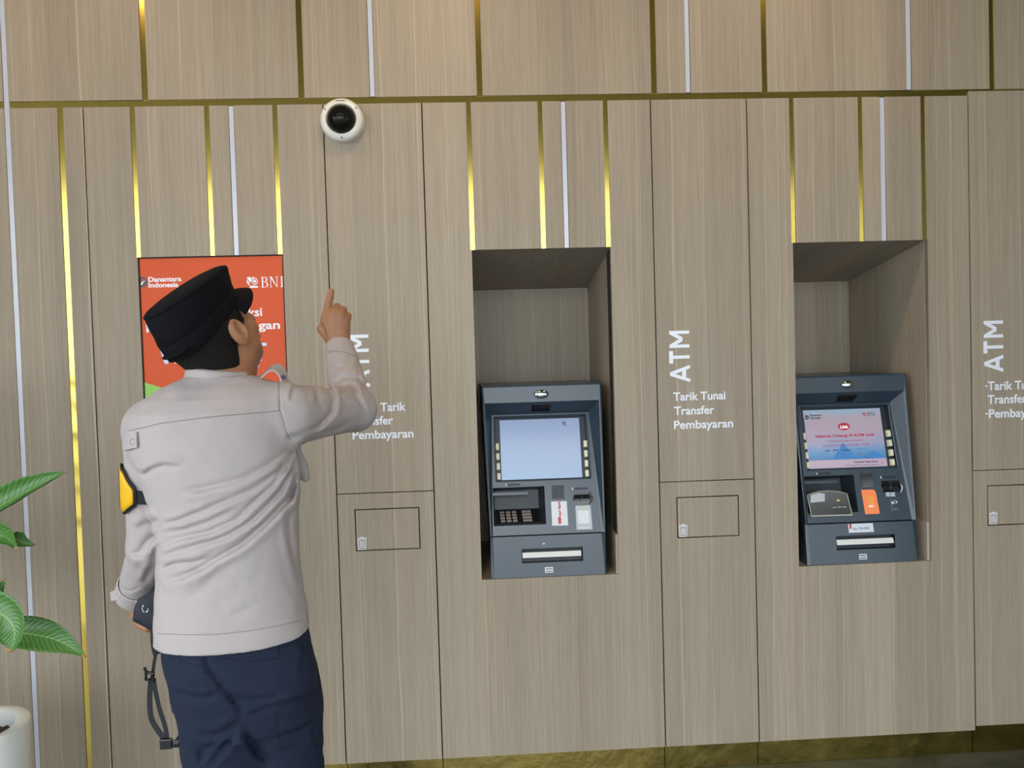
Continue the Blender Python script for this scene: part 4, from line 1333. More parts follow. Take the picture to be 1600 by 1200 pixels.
YL = -.90
def lp_(px, py, dy=0.0): return at(px, py, YL + dy)
def hand_left(P):
    w0 = lp_(212, 934, 0)
    d = capsule(P, LWr, w0, .029, .025)
    for i, (x, y, dy) in enumerate(((213, 962, -.030), (219, 964, -.012), (225, 966, .008), (230, 965, .026))):
        m0 = lp_(x, y, dy)
        d = smin(d, capsule(P, w0 + Vector((.004 * i, 0, -.01)), m0, .017, .0115), .010)
        k1 = lp_(x + 4, y + 14, dy); k2 = lp_(x + 17, y + 19, dy - .004); k3 = lp_(x + 24, y + 10, dy - .006)
        r = (.0095, .0098, .0094, .0085)[i]
        d = smin(d, capsule(P, m0, k1, r * 1.1, r), .004)
        d = np.minimum(d, smin(capsule(P, k1, k2, r, r * .92), capsule(P, k2, k3, r * .92, r * .8), .003))
    th = smin(capsule(P, lp_(214, 940, -.012), lp_(222, 956, -.040), .016, .011), capsule(P, lp_(222, 956, -.040), lp_(236, 968, -.048), .011, .009), .006)
    return smin(d, th, .008)


torso_core = rows_from_px([(1060, 285, 470, .09, 0), (980, 275, 455, .09, 0), (880, 268, 450, .09, 0), (760, 255, 440, .09, 0), (660, 250, 425, .08, 0), (610, 290, 400, .06, 0), (585, 310, 375, .05, 0)], YC)
def body_core(P):
    d = loft_field(P, torso_core)
    d = smin(d, neck_field(P), .03)
    d = smin(d, capsule(P, at(400, 640, YC), RS, .05, .045), .03)
    d = smin(d, capsule(P, at(270, 655, YC), LS, .05, .040), .03)
    d = smin(d, capsule(P, RS, RE, .042, .036), .01); d = smin(d, capsule(P, RE, RW, .036, .024), .01)
    d = smin(d, capsule(P, LS, LE, .034, .030), .01); d = smin(d, capsule(P, LE, LWr, .034, .024), .01)
    return d
HIPL, HIPR = at(346, 1065, -1.12), at(426, 1060, -1.06)
KNL, KNR = at(366, 1362, -1.10), at(456, 1352, -1.03)
ANL, ANR = at(358, 1625, -1.15), at(468, 1600, -1.06)
ANL.z = ANR.z = .10
def legs_core(P):
    d = smin(capsule(P, HIPL, KNL, .075, .05), capsule(P, KNL, ANL, .05, .036), .02)
    e = smin(capsule(P, HIPR, KNR, .075, .05), capsule(P, KNR, ANR, .05, .036), .02)
    return smin(np.minimum(d, e), loft_field(P, torso_core), .03)


def skin(P):
    hd, _ = head_field(P)
    return smin(np.minimum(np.minimum(body_core(P), hand_right(P)), hand_left(P)), hd, .012)


man = empty('person', (-.33, -1.10, 0))
tag(man, 'person in grey long-sleeved shirt and black cap, pointing up at the dome camera', 'person')

# skin material: vertex colour drives lips, brows, stubble
m, nt, b = newmat('skin')
vc = N(nt, 'ShaderNodeVertexColor'); vc.layer_name = 'Col'
nz = N(nt, 'ShaderNodeTexNoise'); nz.inputs['Scale'].default_value = 90; nz.inputs['Detail'].default_value = 5
geo = N(nt, 'ShaderNodeNewGeometry'); nt.links.new(geo.outputs['Position'], nz.inputs['Vector'])
mr = N(nt, 'ShaderNodeMapRange'); mr.inputs['To Min'].default_value = .88; mr.inputs['To Max'].default_value = 1.12
nt.links.new(nz.outputs['Fac'], mr.inputs['Value'])
mx = N(nt, 'ShaderNodeVectorMath', operation='SCALE'); nt.links.new(vc.outputs['Color'], mx.inputs[0]); nt.links.new(mr.outputs[0], mx.inputs['Scale'])
nt.links.new(mx.outputs[0], b.inputs['Base Color'])
b.inputs['Roughness'].default_value = .5
b.inputs['Subsurface Weight'].default_value = .12
b.inputs['Subsurface Radius'].default_value = (.012, .005, .003)
bp = N(nt, 'ShaderNodeBump'); bp.inputs['Strength'].default_value = .15; bp.inputs['Distance'].default_value = .001
nt.links.new(nz.outputs['Fac'], bp.inputs['Height']); nt.links.new(bp.outputs[0], b.inputs['Normal'])
M['skin'] = m

def bb(pts, mg):
    return [min(p[i] for p in pts) - mg for i in range(3)], [max(p[i] for p in pts) + mg for i in range(3)]
_h = bb([HC + Vector((-.0, 0, -.02)), nb0 + Vector((0, 0, .05))], .135)
_r = bb([hp(496, 532), hp(548, 448), hp(530, 545, -.02), hp(520, 500, .07)], .02)
_l = bb([lp_(205, 925), lp_(250, 990, -.06), lp_(225, 960, .045)], .03)
_c = bb([LS, LE, LWr, RS, RE, RW, at(300, 1060, YC), at(340, 590, YC)], .09)
_g = bb([HIPL, HIPR, KNL, KNR, ANL, ANR, at(285, 990, YC), at(470, 990, YC)], .10)
_g[0][2] = .03
parts = [nets(skin, _h[0], _h[1], .0022),          # head and neck
         nets(hand_right, _r[0], _r[1], .0020),
         nets(hand_left, _l[0], _l[1], .0022),
         nets(body_core, _c[0], _c[1], .008),
         nets(legs_core, _g[0], _g[1], .008)]
body = mesh_from(*parts[0], 'body', M['skin'], man, 1, parts[1:])
me = body.data
co = np.empty(len(me.vertices) * 3, dtype=np.float32); me.vertices.foreach_get('co', co); co = co.reshape(-1, 3)
co = co - 0 + np.array([0, 0, 0], dtype=np.float32)
L = hloc(co)
col = np.tile(np.array([.37, .170, .085], dtype=np.float32), (len(co), 1))
def paint(mask, c, k):
    mk = np.clip(mask, 0, 1)[:, None] * k
    col[:] = col * (1 - mk) + np.array(c, dtype=np.float32) * mk
ax_ = np.abs(L[:, 0]); onface = (L[:, 1] > 0) & (np.linalg.norm(L, axis=1) < .2)
paint(onface & (np.abs(L[:, 2] + .060) < .011) & (ax_ < .024) & (L[:, 1] > .085), (.36, .12, .09), .8)
paint(onface & (L[:, 2] > .020 + .0) & (L[:, 2] < .032) & (ax_ > .010) & (ax_ < .048) & (L[:, 1] > .07), (.03, .02, .015), .85)
# stubble on the jaw and upper lip
paint(onface * np.clip((-.040 - L[:, 2] + (L[:, 1] - .05) * .3) / .03, 0, 1) * np.clip((L[:, 1] - .0) / .035, 0, 1) * (np.abs(L[:, 2] + .060) > .010), (.10, .06, .045), .45)
paint(onface & (L[:, 2] < -.036) & (L[:, 2] > -.048) & (ax_ < .024) & (L[:, 1] > .08), (.05, .03, .025), .7)
# eyes: white, iris
ed = np.linalg.norm(np.stack([ax_ - .031, L[:, 1] - .076, L[:, 2] - .008], 1), axis=1)
paint((ed < .0140) & (L[:, 1] > .083) & (np.abs(L[:, 2] - .008) < .0055), (.75, .72, .68), .95)
paint((ed < .0140) & (L[:, 1] > .083) & (np.hypot(ax_ - .031, L[:, 2] - .008) < .0048), (.03, .018, .012), .95)
vcl = me.color_attributes.new('Col', 'FLOAT_COLOR', 'POINT')
vcl.data.foreach_set('color', np.concatenate([col, np.ones((len(col), 1), dtype=np.float32)], 1).ravel())

# ---- fingernail of the pointing finger
# ---- hair
def hash3(P, s):
    return np.sin(P[:, 0] * s * 1.3 + np.sin(P[:, 1] * s) * 1.7) * np.sin(P[:, 1] * s * 1.1 + np.sin(P[:, 2] * s * .9) * 2.1) * np.sin(P[:, 2] * s * 1.2 + P[:, 0] * s * .5)
def hair(P):
    hd, L = head_field(P)
    cr_ = ellip(L, (0, -.010, .026), (.0835, .099, .090))
    cr_ = smin(cr_, ellip(L, (0, -.043, -.045), (.062, .048, .055)), .03)
    cr_ = cr_ + .0016 * hash3(L, 420) + .001 * hash3(L[:, ::-1], 800)
    x, y, z = np.abs(L[:, 0]), L[:, 1], L[:, 2]
    low = -.088 + .020 * np.clip(x / .06, 0, 1) ** 2 + np.clip((y + .035) / .045, 0, 1) * .075     # nape, rising to the ear
    side = np.where((y > .006) & (y < .026), -.012, 9)                         # sideburn in front of the ear
    low = np.where(y > .004, np.where(y > .040, .040, -.006), low)
    low = np.where((y > .010) & (y < .030), -.026, low)
    cut = low - z
    cut = np.maximum(cut, (y - .055) - np.clip(z - .05, 0, 1))
    cut = np.maximum(cut, z - (.052 + .14 * y))
    return np.maximum(cr_, cut * .8) * HS
M['hair'] = simple('short black hair', (.009, .0075, .007), .75, spec=.2, noise=.5, nscale=300, bump=.9, bscale=700)
hv = nets(hair, _h[0], _h[1], .0028)
mesh_from(*hv, 'hair', M['hair'], man, 0)

# ---- cap
def ring_pts(z, a, b_, yo, n=72, tilt=0.0, p=2.3):
    out = []
    for k in range(n):
        t = 2 * PI * k / n; c_, s_ = math.cos(t), math.sin(t)
        x = a * math.copysign(abs(c_) ** (2 / p), c_); y = b_ * math.copysign(abs(s_) ** (2 / p), s_)
        out.append((x, y + yo, z + tilt * y))
    return out
M['cap'] = simple('black twill', (.0060, .0060, .0075), .9, spec=.12, bump=.25, bscale=1500, noise=.15, nscale=300)
capm = MB(); n = 72
def cap_ring(z, a, b_, xo, yo, tilt): return [(x + xo, y, z_ + .016) for (x, y, z_) in ring_pts(z, a, b_, yo, tilt=tilt)]
rings = [cap_ring(*q) for q in ((.008, .0800, .100, 0, -.010, .16), (.010, .0840, .1035, 0, -.010, .16), (.028, .0850, .1045, .001, -.009, .14), (.0405, .0855, .1050, .002, -.008, .12),
         (.042, .0840, .1035, .002, -.008, .12), (.044, .0858, .1052, .002, -.008, .12), (.062, .0862, .1048, .005, -.004, .07), (.080, .0868, .1040, .008, 0, .02),
         (.090, .0872, .1030, .010, .004, -.02), (.0925, .0862, .1020, .010, .004, -.02), (.0935, .0878, .1036, .010, .004, -.02), (.098, .0865, .102, .010, .004, -.02),
         (.103, .078, .092, .010, .004, -.02), (.107, .055, .066, .010, .004, -.02), (.109, .03, .036, .010, .004, -.02), (.1095, .01, .012, .010, .004, -.02))]
vs = []
for r_ in rings:
    for (x, y, z) in r_:
        w_ = .0016 * math.sin(9 * math.atan2(y, x) + z * 60) * (1 if .05 < z < .12 else .3)
        rr = math.hypot(x, y) + 1e-6
        vs.append(hw(x * (1 + w_ / rr), y * (1 + w_ / rr), z))
fs = [(i * n + k, i * n + (k + 1) % n, (i + 1) * n + (k + 1) % n, (i + 1) * n + k) for i in range(len(rings) - 1) for k in range(n)]
fs.append(tuple((len(rings) - 1) * n + k for k in range(n)))
capm.add(vs, fs)
cap = capm.build('cap', M['cap'], man, smooth='full')
cap['label'] = 'black field cap with a short peak'
# peak
bm_ = MB(); vs = []; na, nr = 28, 7
for j in range(nr + 1):
    q = j / nr
    for k in range(na + 1):
        a = (k / na - .5) * 2 * math.radians(66)
        x0 = .0850 * math.sin(a); y0 = .104 * math.cos(a) - .011
        ext = .052 * max(0, math.cos(a * 90 / 66 * .98)) ** .55
        x = x0 * (1 + .05 * q); y = y0 + ext * q
        z = .034 + .14 * y0 * .9 + .010 - .020 * q ** 1.5 - .20 * (x ** 2) / .087 * (1 + .4 * q)
        vs.append(hw(x, y, z))
fs = [(j * (na + 1) + k, j * (na + 1) + k + 1, (j + 1) * (na + 1) + k + 1, (j + 1) * (na + 1) + k) for j in range(nr) for k in range(na)]
bm_.add(vs, fs)
pk_ = bm_.build('cap_peak', M['cap'], cap, smooth='full')
sm = pk_.modifiers.new('thickness', 'SOLIDIFY'); sm.thickness = .004; sm.offset = 0
# closure strap at the back of the cap
st_ = MB(); pts = []
for k in range(9):
    a = math.radians(-90 + (k - 4) * 7.5); pts.append(hw(.0855 * math.cos(a), .1040 * math.sin(a) - .010, .029 + .16 * (.11 * math.sin(a)) * .9 + .010))
st_.tube(pts, .009, 8, .35, up=hu)
st_.build('cap_strap', M['cap'], cap, smooth=True)

# ---- shirt
torso_px = [(1060, 252, 478, .118, .0), (1010, 248, 482, .120, .0), (975, 248, 480, .121, .0), (940, 249, 474, .122, 0), (905, 251, 469, .122, 0), (870, 252, 466, .122, -.004), (830, 250, 466, .124, -.008),
            (790, 245, 467, .128, -.012), (757, 239, 467, .130, -.016), (730, 230, 466, .130, -.018), (700, 220, 463, .128, -.022), (665, 218, 458, .120, -.026), (640, 226, 455, .108, -.026), (622, 240, 450, .092, -.022),
            (608, 258, 440, .076, -.016), (598, 276, 420, .062, -.010), (588, 296, 396, .055, -.004)]
torso_rows = rows_from_px(torso_px, YC)
HEMZ = .962
_px = lambda zx, zy, ox, oy, s: (ox + zx / s, oy + zy / s)
T1 = lambda *p: [_px(a, c, 170, 560, 4.848) for a, c in p]
T2 = lambda *p: [_px(a, c, 170, 780, 4.848) for a, c in p]
T4 = lambda *p: [_px(a, c, 420, 500, 5.455) for a, c in p]
folds = [
    (T1((150, 560), (400, 490), (800, 440), (1300, 398)), .0016, 1.3, .0010, 3),                # yoke seam
    (T1((1285, 170), (1300, 400), (1345, 560), (1385, 640)), .0024, 1.6, .0014, -3),             # right armhole
    (T1((215, 350), (160, 520), (110, 600)), .0008, 1.5, .0004, 3),
    (T1((1400, 670), (1200, 815), (1000, 915), (700, 990), (560, 1000)), .0050, 5, .0040, -10),
    (T1((1400, 690), (1290, 850), (1100, 990), (870, 1090), (700, 1130)), .0050, 4.5, .0036, -8),
    (T1((1410, 690), (1360, 800), (1240, 960), (1080, 1110)) + T2((960, 160), (760, 250), (550, 290), (415, 330)), .0060, 4, .0046, -8),
    (T1((1425, 690), (1390, 850), (1300, 1010), (1200, 1120)) + T2((1090, 160), (900, 280), (700, 345), (450, 390)), .0060, 4, .0046, -8),
    (T1((1435, 700), (1420, 900), (1380, 1050)) + T2((1300, 60), (1180, 190), (1000, 345), (850, 430), (700, 520), (560, 585), (410, 625)), .0085, 4.5, .0060, -10),
    (T2((395, 195), (520, 165), (700, 95), (900, 30)), .0045, 4.5, .0036, -8),
    (T2((395, 250), (560, 235), (760, 170), (950, 80)), .0040, 4.5, .0034, -8),
    (T2((400, 530), (500, 490), (640, 480), (800, 430)), .0050, 4, .0040, -8),
    (T2((395, 430), (520, 400), (660, 380)), .0030, 4, .0030, -7),
    (T1((260, 900), (320, 845), (420, 815), (560, 830)), .0050, 5, .0040, -9),
    (T1((1455, 640), (1470, 800), (1460, 1000), (1430, 1160)), .0040, 4, .0030, 7),
    (T2((1370, 60), (1360, 250), (1400, 450), (1450, 650)), .0030, 5, .0022, 8),
    (T2((900, 900), (1050, 830), (1130, 820)), .0015, 7, .0016, -12),
    (T2((560, 760), (700, 690), (860, 520), (1000, 470)), .0020, 9, .0020, -14),
    (T2((370, 1018), (800, 1028), (1290, 962), (1540, 900)), .0014, 1.2, .0005, 3),              # hem stitching
    # right sleeve
    (T4((440, 560), (520, 595), (562, 680), (540, 790), (430, 910), (180, 1000)), .0058, 4.5, .0048, -8),
    (T4((725, 545), (745, 650), (835, 780)), .0046, 3.5, .0040, -7),
    (T4((545, 560), (620, 495), (760, 490), (880, 640)), .0055, 3.5, .0046, 7),
    (T4((590, 570), (680, 540), (740, 560)), .0035, 3.5, .003, 6),
    (T4((600, 660), (660, 720), (760, 790)), .0030, 5, .003, -8),
    (T4((240, 530), (205, 600), (190, 700)), .0036, 3.5, .003, 6),
    (T4((400, 570), (415, 640), (415, 720)), .0036, 4, .003, 7),
    (T4((540, 400), (620, 400), (700, 330), (740, 330)), .0034, 4, .003, 7),
    (T4((510, 275), (600, 265), (700, 290), (760, 325)), .0020, 1.5, .0014, -3),                 # cuff seam
    (T4((545, 300), (520, 370), (560, 520)), .002, 3, .002, 6),
    (T4((755, 290), (765, 500)), .0012, 2, .001, 3),
    (T4((150, 990), (240, 1010), (520, 950), (780, 840)), .0030, 5, .0025, -9),
    # left sleeve
    (T2((200, 230), (280, 190), (390, 160)), .0040, 6, .0035, -9),
    (T2((165, 420), (230, 410), (290, 320), (370, 260)), .0060, 5, .0050, 9),
    (T2((260, 640), (330, 500), (370, 340)), .0040, 5, .0035, -8),
    (T2((90, 680), (170, 700), (250, 660)), .0020, 1.8, .0014, 3),
    (T2((200, 20), (260, 70), (330, 40)), .0030, 4, .003, 7),
    (T1((110, 730), (200, 860), (300, 880)), .0016, 4, .0016, -7),
]


def shirt(P):
    d = loft_field(P, torso_rows, yaw=math.radians(6), p=2.25)
    # shoulder slopes
    d = smin(d, capsule(P, at(305, 650, YC - .03), LS + Vector((.014, .0, -.002)), .066, .058), .03)
    d = smin(d, capsule(P, at(392, 650, YC - .02), RS + Vector((-.006, 0, -.002)), .062, .062), .03)
    # right sleeve
    r = smin(capsule(P, RS, RE, .063, .050), capsule(P, RE, RW, .050, .037), .018)
    d = smin(d, r, .020)
    l = smin(capsule(P, LS, LE, .0495, .046), capsule(P, LE, LWr, .046, .037), .015)
    d = smin(d, l, .012)
    # armpit fold to the waist of the left sleeve
    # hem and cuffs
    d = np.maximum(d, HEMZ - P[:, 2])
    # front edge of the shirt hanging by the right side
    fa, fb = at(462, 690, -1.03), at(477, 746, -1.03)
    d = smin(d, capsule(P, fa, fb, .010, .010), .008)
    k = (P - f3(RW + (RW - RE).normalized() * .006)) @ f3((RW - RE).normalized())
    d = np.where((np.linalg.norm(P - f3(RW), axis=1) < .09), np.maximum(d, k), d)
    k = (P - f3(LWr + (LWr - LE).normalized() * .010)) @ f3((LWr - LE).normalized())
    d = np.where((np.linalg.norm(P - f3(LWr), axis=1) < .08), np.maximum(d, k), d)
    near = np.abs(d) < .025
    if near.any():
        f = np.zeros_like(d); Pn = P[near]
        f[near] = fold_field(Pn, folds)
        f[near] += .0011 * hash3(Pn, 38) + .0007 * hash3(Pn[:, ::-1], 75)
        d = d + f
    # neck hole
    d = np.maximum(d, -(neck_field(P) - .004) - .0)
    return d


M['shirt'] = simple('greige twill', (.45, .40, .395), .82, spec=.2, noise=.035, nscale=18, bump=.22, bscale=1400)
_s = bb([LS, LE, LWr, RS, RE, RW, at(240, 1000, YC), at(490, 1000, YC), at(340, 590, YC)], .095)
_s[0][2] = .94; _s[0][1] -= .07
sv = nets(shirt, _s[0], _s[1], .0034)
shirt_o = mesh_from(*sv, 'shirt', M['shirt'], man, 1)
shirt_o['label'] = 'pale grey long-sleeved shirt hanging over the trousers'

# collar: a standing band that folds down, round the neck
cl = MB(); vs = []; n = 56
cen = at(341, 590, -1.12)
prof = [(.0575, -.030), (.0570, .002), (.0575, .016), (.0592, .0185), (.0625, .014), (.0680, -.006), (.0720, -.020), (.0760, -.030)]
for (r_, z) in prof:
    for k in range(n):
        a = 2 * PI * k / n
        fr_ = max(0, math.sin(a))            # towards the wall the collar opens and drops
        zz = z - .020 * fr_ + .004 * math.cos(a - 2.4)
        vs.append(cen + Vector((r_ * .96 * math.cos(a), r_ * .93 * math.sin(a), zz - .06 * (r_ * math.cos(a)) )))
cl.add(vs, [(i * n + k, i * n + (k + 1) % n, (i + 1) * n + (k + 1) % n, (i + 1) * n + k) for i in range(len(prof) - 1) for k in range(n)])
co_ = cl.build('collar', M['shirt'], shirt_o, smooth='full')
sm = co_.modifiers.new('thickness', 'SOLIDIFY'); sm.thickness = .003; sm.offset = 0

# shoulder straps: right one arches up from the shoulder, left one lies on it with a button
def strap(path, width, side, name, parent, mat, th=.003, nseg=20):
    P = [Vector(p) for p in path]; mb = MB(); pts = []
    for i in range(nseg + 1):
        t = i / nseg * (len(P) - 1); j = min(int(t), len(P) - 2); u_ = t - j
        p0 = P[max(j - 1, 0)]; p1 = P[j]; p2 = P[j + 1]; p3 = P[min(j + 2, len(P) - 1)]
        pts.append(.5 * ((2 * p1) + (p2 - p0) * u_ + (2 * p0 - 5 * p1 + 4 * p2 - p3) * u_ ** 2 + (3 * p1 - p0 - 3 * p2 + p3) * u_ ** 3))
    vs = []
    for i, p in enumerate(pts):
        tg = (pts[min(i + 1, nseg)] - pts[max(i - 1, 0)]).normalized()
        s_ = Vector(side); s_ = (s_ - tg * s_.dot(tg)).normalized(); nn = tg.cross(s_).normalized()
        w_ = width[i * (len(width) - 1) // nseg] if isinstance(width, (list, tuple)) else width
        for sx, sy in ((-1, -1), (1, -1), (1, 1), (-1, 1)):
            vs.append(p + s_ * (w_ / 2 * sx) + nn * (th / 2 * sy))
    fs = [(i * 4 + k, i * 4 + (k + 1) % 4, (i + 1) * 4 + (k + 1) % 4, (i + 1) * 4 + k) for i in range(nseg) for k in range(4)] + [(0, 3, 2, 1), (nseg * 4, nseg * 4 + 1, nseg * 4 + 2, nseg * 4 + 3)]
    mb.add(vs, fs)
    return mb.build(name, mat, parent, smooth=True)
ye = -1.10
strap([at(376, 586, ye - .02), at(394, 594, ye - .02), at(408, 589, ye - .02), at(420, 578, ye - .02), at(431, 574, ye - .02), at(441, 583, ye - .02), at(446, 600, ye - .02)], .040, (0.05, 1, .35), 'shoulder_strap', shirt_o, M['shirt'])
from mathutils.bvhtree import BVHTree
_me = shirt_o.data
_bv = BVHTree.FromPolygons([v.co for v in _me.vertices], [p.vertices for p in _me.polygons])
def surf(px, py, off=.002):
    """point lying on the shirt, found from the camera side, lifted by off"""
    d = (at(px, py, 0) - CAM_P).normalized()
    hit, nrm, _, _ = _bv.ray_cast(CAM_P, d)
    if hit is None: return None
    if nrm.dot(d) > 0: nrm = -nrm
    return hit + nrm * off
def seam(pts, r_=.0009, n=40, off=.0002, mat=None, own=None):
    out = []
    L_ = len(pts) - 1
    for i in range(n + 1):
        t = i / n * L_; k = min(int(t), L_ - 1); u_ = t - k
        q = surf(pts[k][0] * (1 - u_) + pts[k + 1][0] * u_, pts[k][1] * (1 - u_) + pts[k + 1][1] * u_, off)
        if q is not None and (not out or (q - out[-1]).length < .05): out.append(q)
    o = MB().tube(out, r_, 6).build('seam', mat or M['seam'], own or shirt_o, smooth=True)
    return o
M['seam'] = simple('seam thread', (.24, .21, .21), .85)
seam(T1((150, 550), (400, 490), (800, 440), (1290, 398)))
seam(T1((1285, 185), (1292, 400)), n=20)
seam(T1((1300, 400), (1345, 560), (1375, 620)), n=20)
seam(T2((372, 1018), (560, 1026), (800, 1026), (1050, 1000), (1290, 958), (1500, 905)), .0007)
seam(T4((505, 275), (560, 262), (640, 270), (720, 300), (755, 325)), n=24)
tq = [surf(x, y, .004) for (x, y) in ((197, 692), (204, 690), (211, 688), (217, 687))]
s3 = strap([q for q in tq if q is not None], [.030, .030, .028], (.15, 0, 1), 'sleeve_tab', shirt_o, M['shirt'], th=.003)
def button(P_, nrm, r_, parent, mat):
    nrm = Vector(nrm).normalized(); a = nrm.orthogonal().normalized(); b2 = nrm.cross(a)
    mb = MB(); mb.lathe([(r_, 0), (r_, .0014), (r_ * .8, .0022), (r_ * .7, .0014), (r_ * .1, .0014)], 18, (0, 0, 0), 'z')
    return mb.build('button', mat, parent, smooth=True, xf=lambda p: Vector(P_) + a * p.x + b2 * p.y + nrm * p.z)
M['button'] = simple('grey button', (.33, .30, .31), .3)
button(surf(212, 690, .0055), (-.35, -1, .1), .0065, s3, M['button'])
button(at(443, 590, -1.141), (.2, -1, .5), .005, shirt_o, simple('dark button', (.10, .07, .12), .3))
# cuff tabs
cdir = (LWr - LE).normalized()
cb2 = MB()
cuff_c = LWr + cdir * -.012
side = cdir.cross(Vector((0, 1, 0))).normalized(); oth = side.cross(cdir).normalized()
vs = []
for z_, rr in ((-.026, .0405), (-.024, .0425), (.014, .0430), (.021, .0425), (.022, .036)):
    for k in range(40):
        a = 2 * PI * k / 40
        vs.append(cuff_c + cdir * z_ + side * (rr * 1.02 * math.cos(a)) + oth * (rr * math.sin(a)))
cb2.add(vs, [(i * 40 + k, i * 40 + (k + 1) % 40, (i + 1) * 40 + (k + 1) % 40, (i + 1) * 40 + k) for i in range(4) for k in range(40)])
cu_ = cb2.build('cuff', M['shirt'], shirt_o, smooth=True)
tabm = MB()
tx = at(176, 931, -.955)
tab = strap([at(205, 929, -.968), at(192, 929, -.966), at(181, 930, -.955), at(174, 932, -.942)], [.022, .022, .021, .012], (0, .1, 1), 'cuff_tab', cu_, M['shirt'], th=.004)
button(at(186, 930, -.9665), (-.2, -1, .15), .0055, tab, M['button'])

# ---- arm band on the left upper arm: black strap with a yellow patch
ab = empty('arm_band', at(222, 757, -1.14))
ab.parent = man; ab.location = ab.location - man.location
ac0, ac1 = LS, LE
adir = (ac1 - ac0).normalized()
aside = Vector((1, 0, 0)); aside = (aside - adir * aside.dot(adir)).normalized(); aoth = adir.cross(aside).normalized()
if aoth.y > 0: aoth = -aoth      # aoth towards the camera
def armp(deg, t, r_):
    """point on the arm: deg 0 = to the right, 90 = towards the camera, 180 = left; t along the arm"""
    c = ac0.lerp(ac1, t); a = math.radians(deg)
    return c + aside * (r_ * math.cos(a)) + aoth * (r_ * math.sin(a))
def tz(py): return (py - 668) / (852 - 668)
mb = MB(); vs = []
for t in (tz(747), tz(748), tz(767), tz(768)):
    rr = .0520 if t in (tz(748), tz(767)) else .0495
    for k in range(48): vs.append(armp(k * 7.5, t, rr))
mb.add(vs, [(i * 48 + k, i * 48 + (k + 1) % 48, (i + 1) * 48 + (k + 1) % 48, (i + 1) * 48 + k) for i in range(3) for k in range(48)])
M['webbing'] = simple('black webbing', (.012, .013, .017), .7, bump=.4, bscale=1500)
mb.build('band', M['webbing'], ab, smooth=True)
def patch(r_, inset, mat, name, a0=98, a1=212):
    mb = MB(); vs = []; K = 26
    for i in range(K + 1):
        q = i / K; a = a0 + inset * 1.6 + (a1 - a0 - inset * 3.2) * q
        top = np.interp(q, [0, .30, .62, 1], [742, 722, 722, 742]) + inset
        bot = np.interp(q, [0, .30, .62, 1], [770, 790, 790, 770]) - inset
        for j in range(5):
            vs.append(armp(a, tz(top + (bot - top) * j / 4), r_))
    mb.add(vs, [(i * 5 + j, (i + 1) * 5 + j, (i + 1) * 5 + j + 1, i * 5 + j + 1) for i in range(K) for j in range(4)])
    o = mb.build(name, mat, ab, smooth='full')
    sm = o.modifiers.new('thickness', 'SOLIDIFY'); sm.thickness = .0022; sm.offset = 1
    return o
patch(.0525, 0, M['webbing'], 'patch_border')
M['yel_patch'] = simple('yellow patch cloth', (.85, .47, .012), .5, spec=.4, noise=.05, nscale=60)
patch(.0545, 3.6, M['yel_patch'], 'patch')
for nm, aa, mt in (('patch_edge', 160, M['webbing']), ('reflective_strip', 168, M['sticker'])):
    mb = MB(); vs = []
    for a in (aa, aa + (3 if nm == 'patch_edge' else 5)):
        for t in np.linspace(tz(728), tz(786), 6): vs.append(armp(a, t, .0578))
    mb.add(vs, [(j, 6 + j, 7 + j, j + 1) for j in range(5)])
    o = mb.build(nm, mt, ab, smooth='full'); sm = o.modifiers.new('thickness', 'SOLIDIFY'); sm.thickness = .002

# ---- trousers
hip_px = [(1125, 290, 492, .115, .01), (1090, 281, 491, .125, .01), (1060, 270, 489, .128, .005), (1030, 263, 486, .122, 0), (1005, 260, 482, .112, 0), (985, 262, 478, .105, 0), (960, 270, 470, .09, 0)]
hip_rows = rows_from_px(hip_px, -1.11)
T3 = lambda *p: [_px(a, c, 210, 980, 5.161) for a, c in p]
tf = [
    (T3((540, 160), (600, 330), (700, 450), (760, 540), (850, 640), (870, 760)), .0080, 5, .002, 10),    # seat seam
    (T3((300, 480), (420, 560), (560, 575), (700, 530)), .0080, 5, .0050, -10),
    (T3((430, 450), (560, 440), (680, 430)), .0045, 4, .0035, -8),
    (T3((720, 530), (850, 580), (1000, 590), (1180, 560)), .0070, 5, .0050, -10),
    (T3((880, 740), (1050, 660), (1250, 600), (1460, 540)), .0050, 4, .0040, -9),
    (T3((500, 850), (620, 880), (740, 840), (860, 740)), .0075, 5, .0050, -10),
    (T3((590, 1130), (700, 1010), (800, 870), (870, 790)), .0070, 6, .0050, 10),
    (T3((520, 1120), (560, 1000), (700, 900)), .0050, 5, .0040, 9),
    (T3((870, 780), (920, 900), (1000, 1010), (1110, 1120)), .0120, 6, .0050, 10),
    (T3((660, 240), (900, 280), (1170, 245)), .0014, 1.5, .001, 3), (T3((1165, 90), (1170, 245)), .0014, 1.5, .001, 3),
    (T3((1140, 660), (1160, 850), (1210, 900)), .0020, 2, .0015, 4), (T3((1160, 860), (1300, 830), (1480, 740)), .0025, 3, .003, -6),
    (T3((1130, 1000), (1300, 985), (1500, 980)), .0035, 5, .003, -8), (T3((1140, 670), (1300, 600), (1470, 520)), .0025, 3, .003, -6),
    (T3((270, 300), (330, 360), (520, 320)), .003, 5, .0025, -8), (T3((270, 200), (400, 290), (520, 310)), .002, 5, .002, 8),
    (T3((1340, 90), (1380, 200), (1330, 420)), .003, 5, .0025, 8), (T3((1420, 800), (1500, 950), (1520, 1050)), .004, 4, .003, 8),
    (T3((430, 900), (520, 980), (560, 1100)), .004, 5, .003, 8),
]
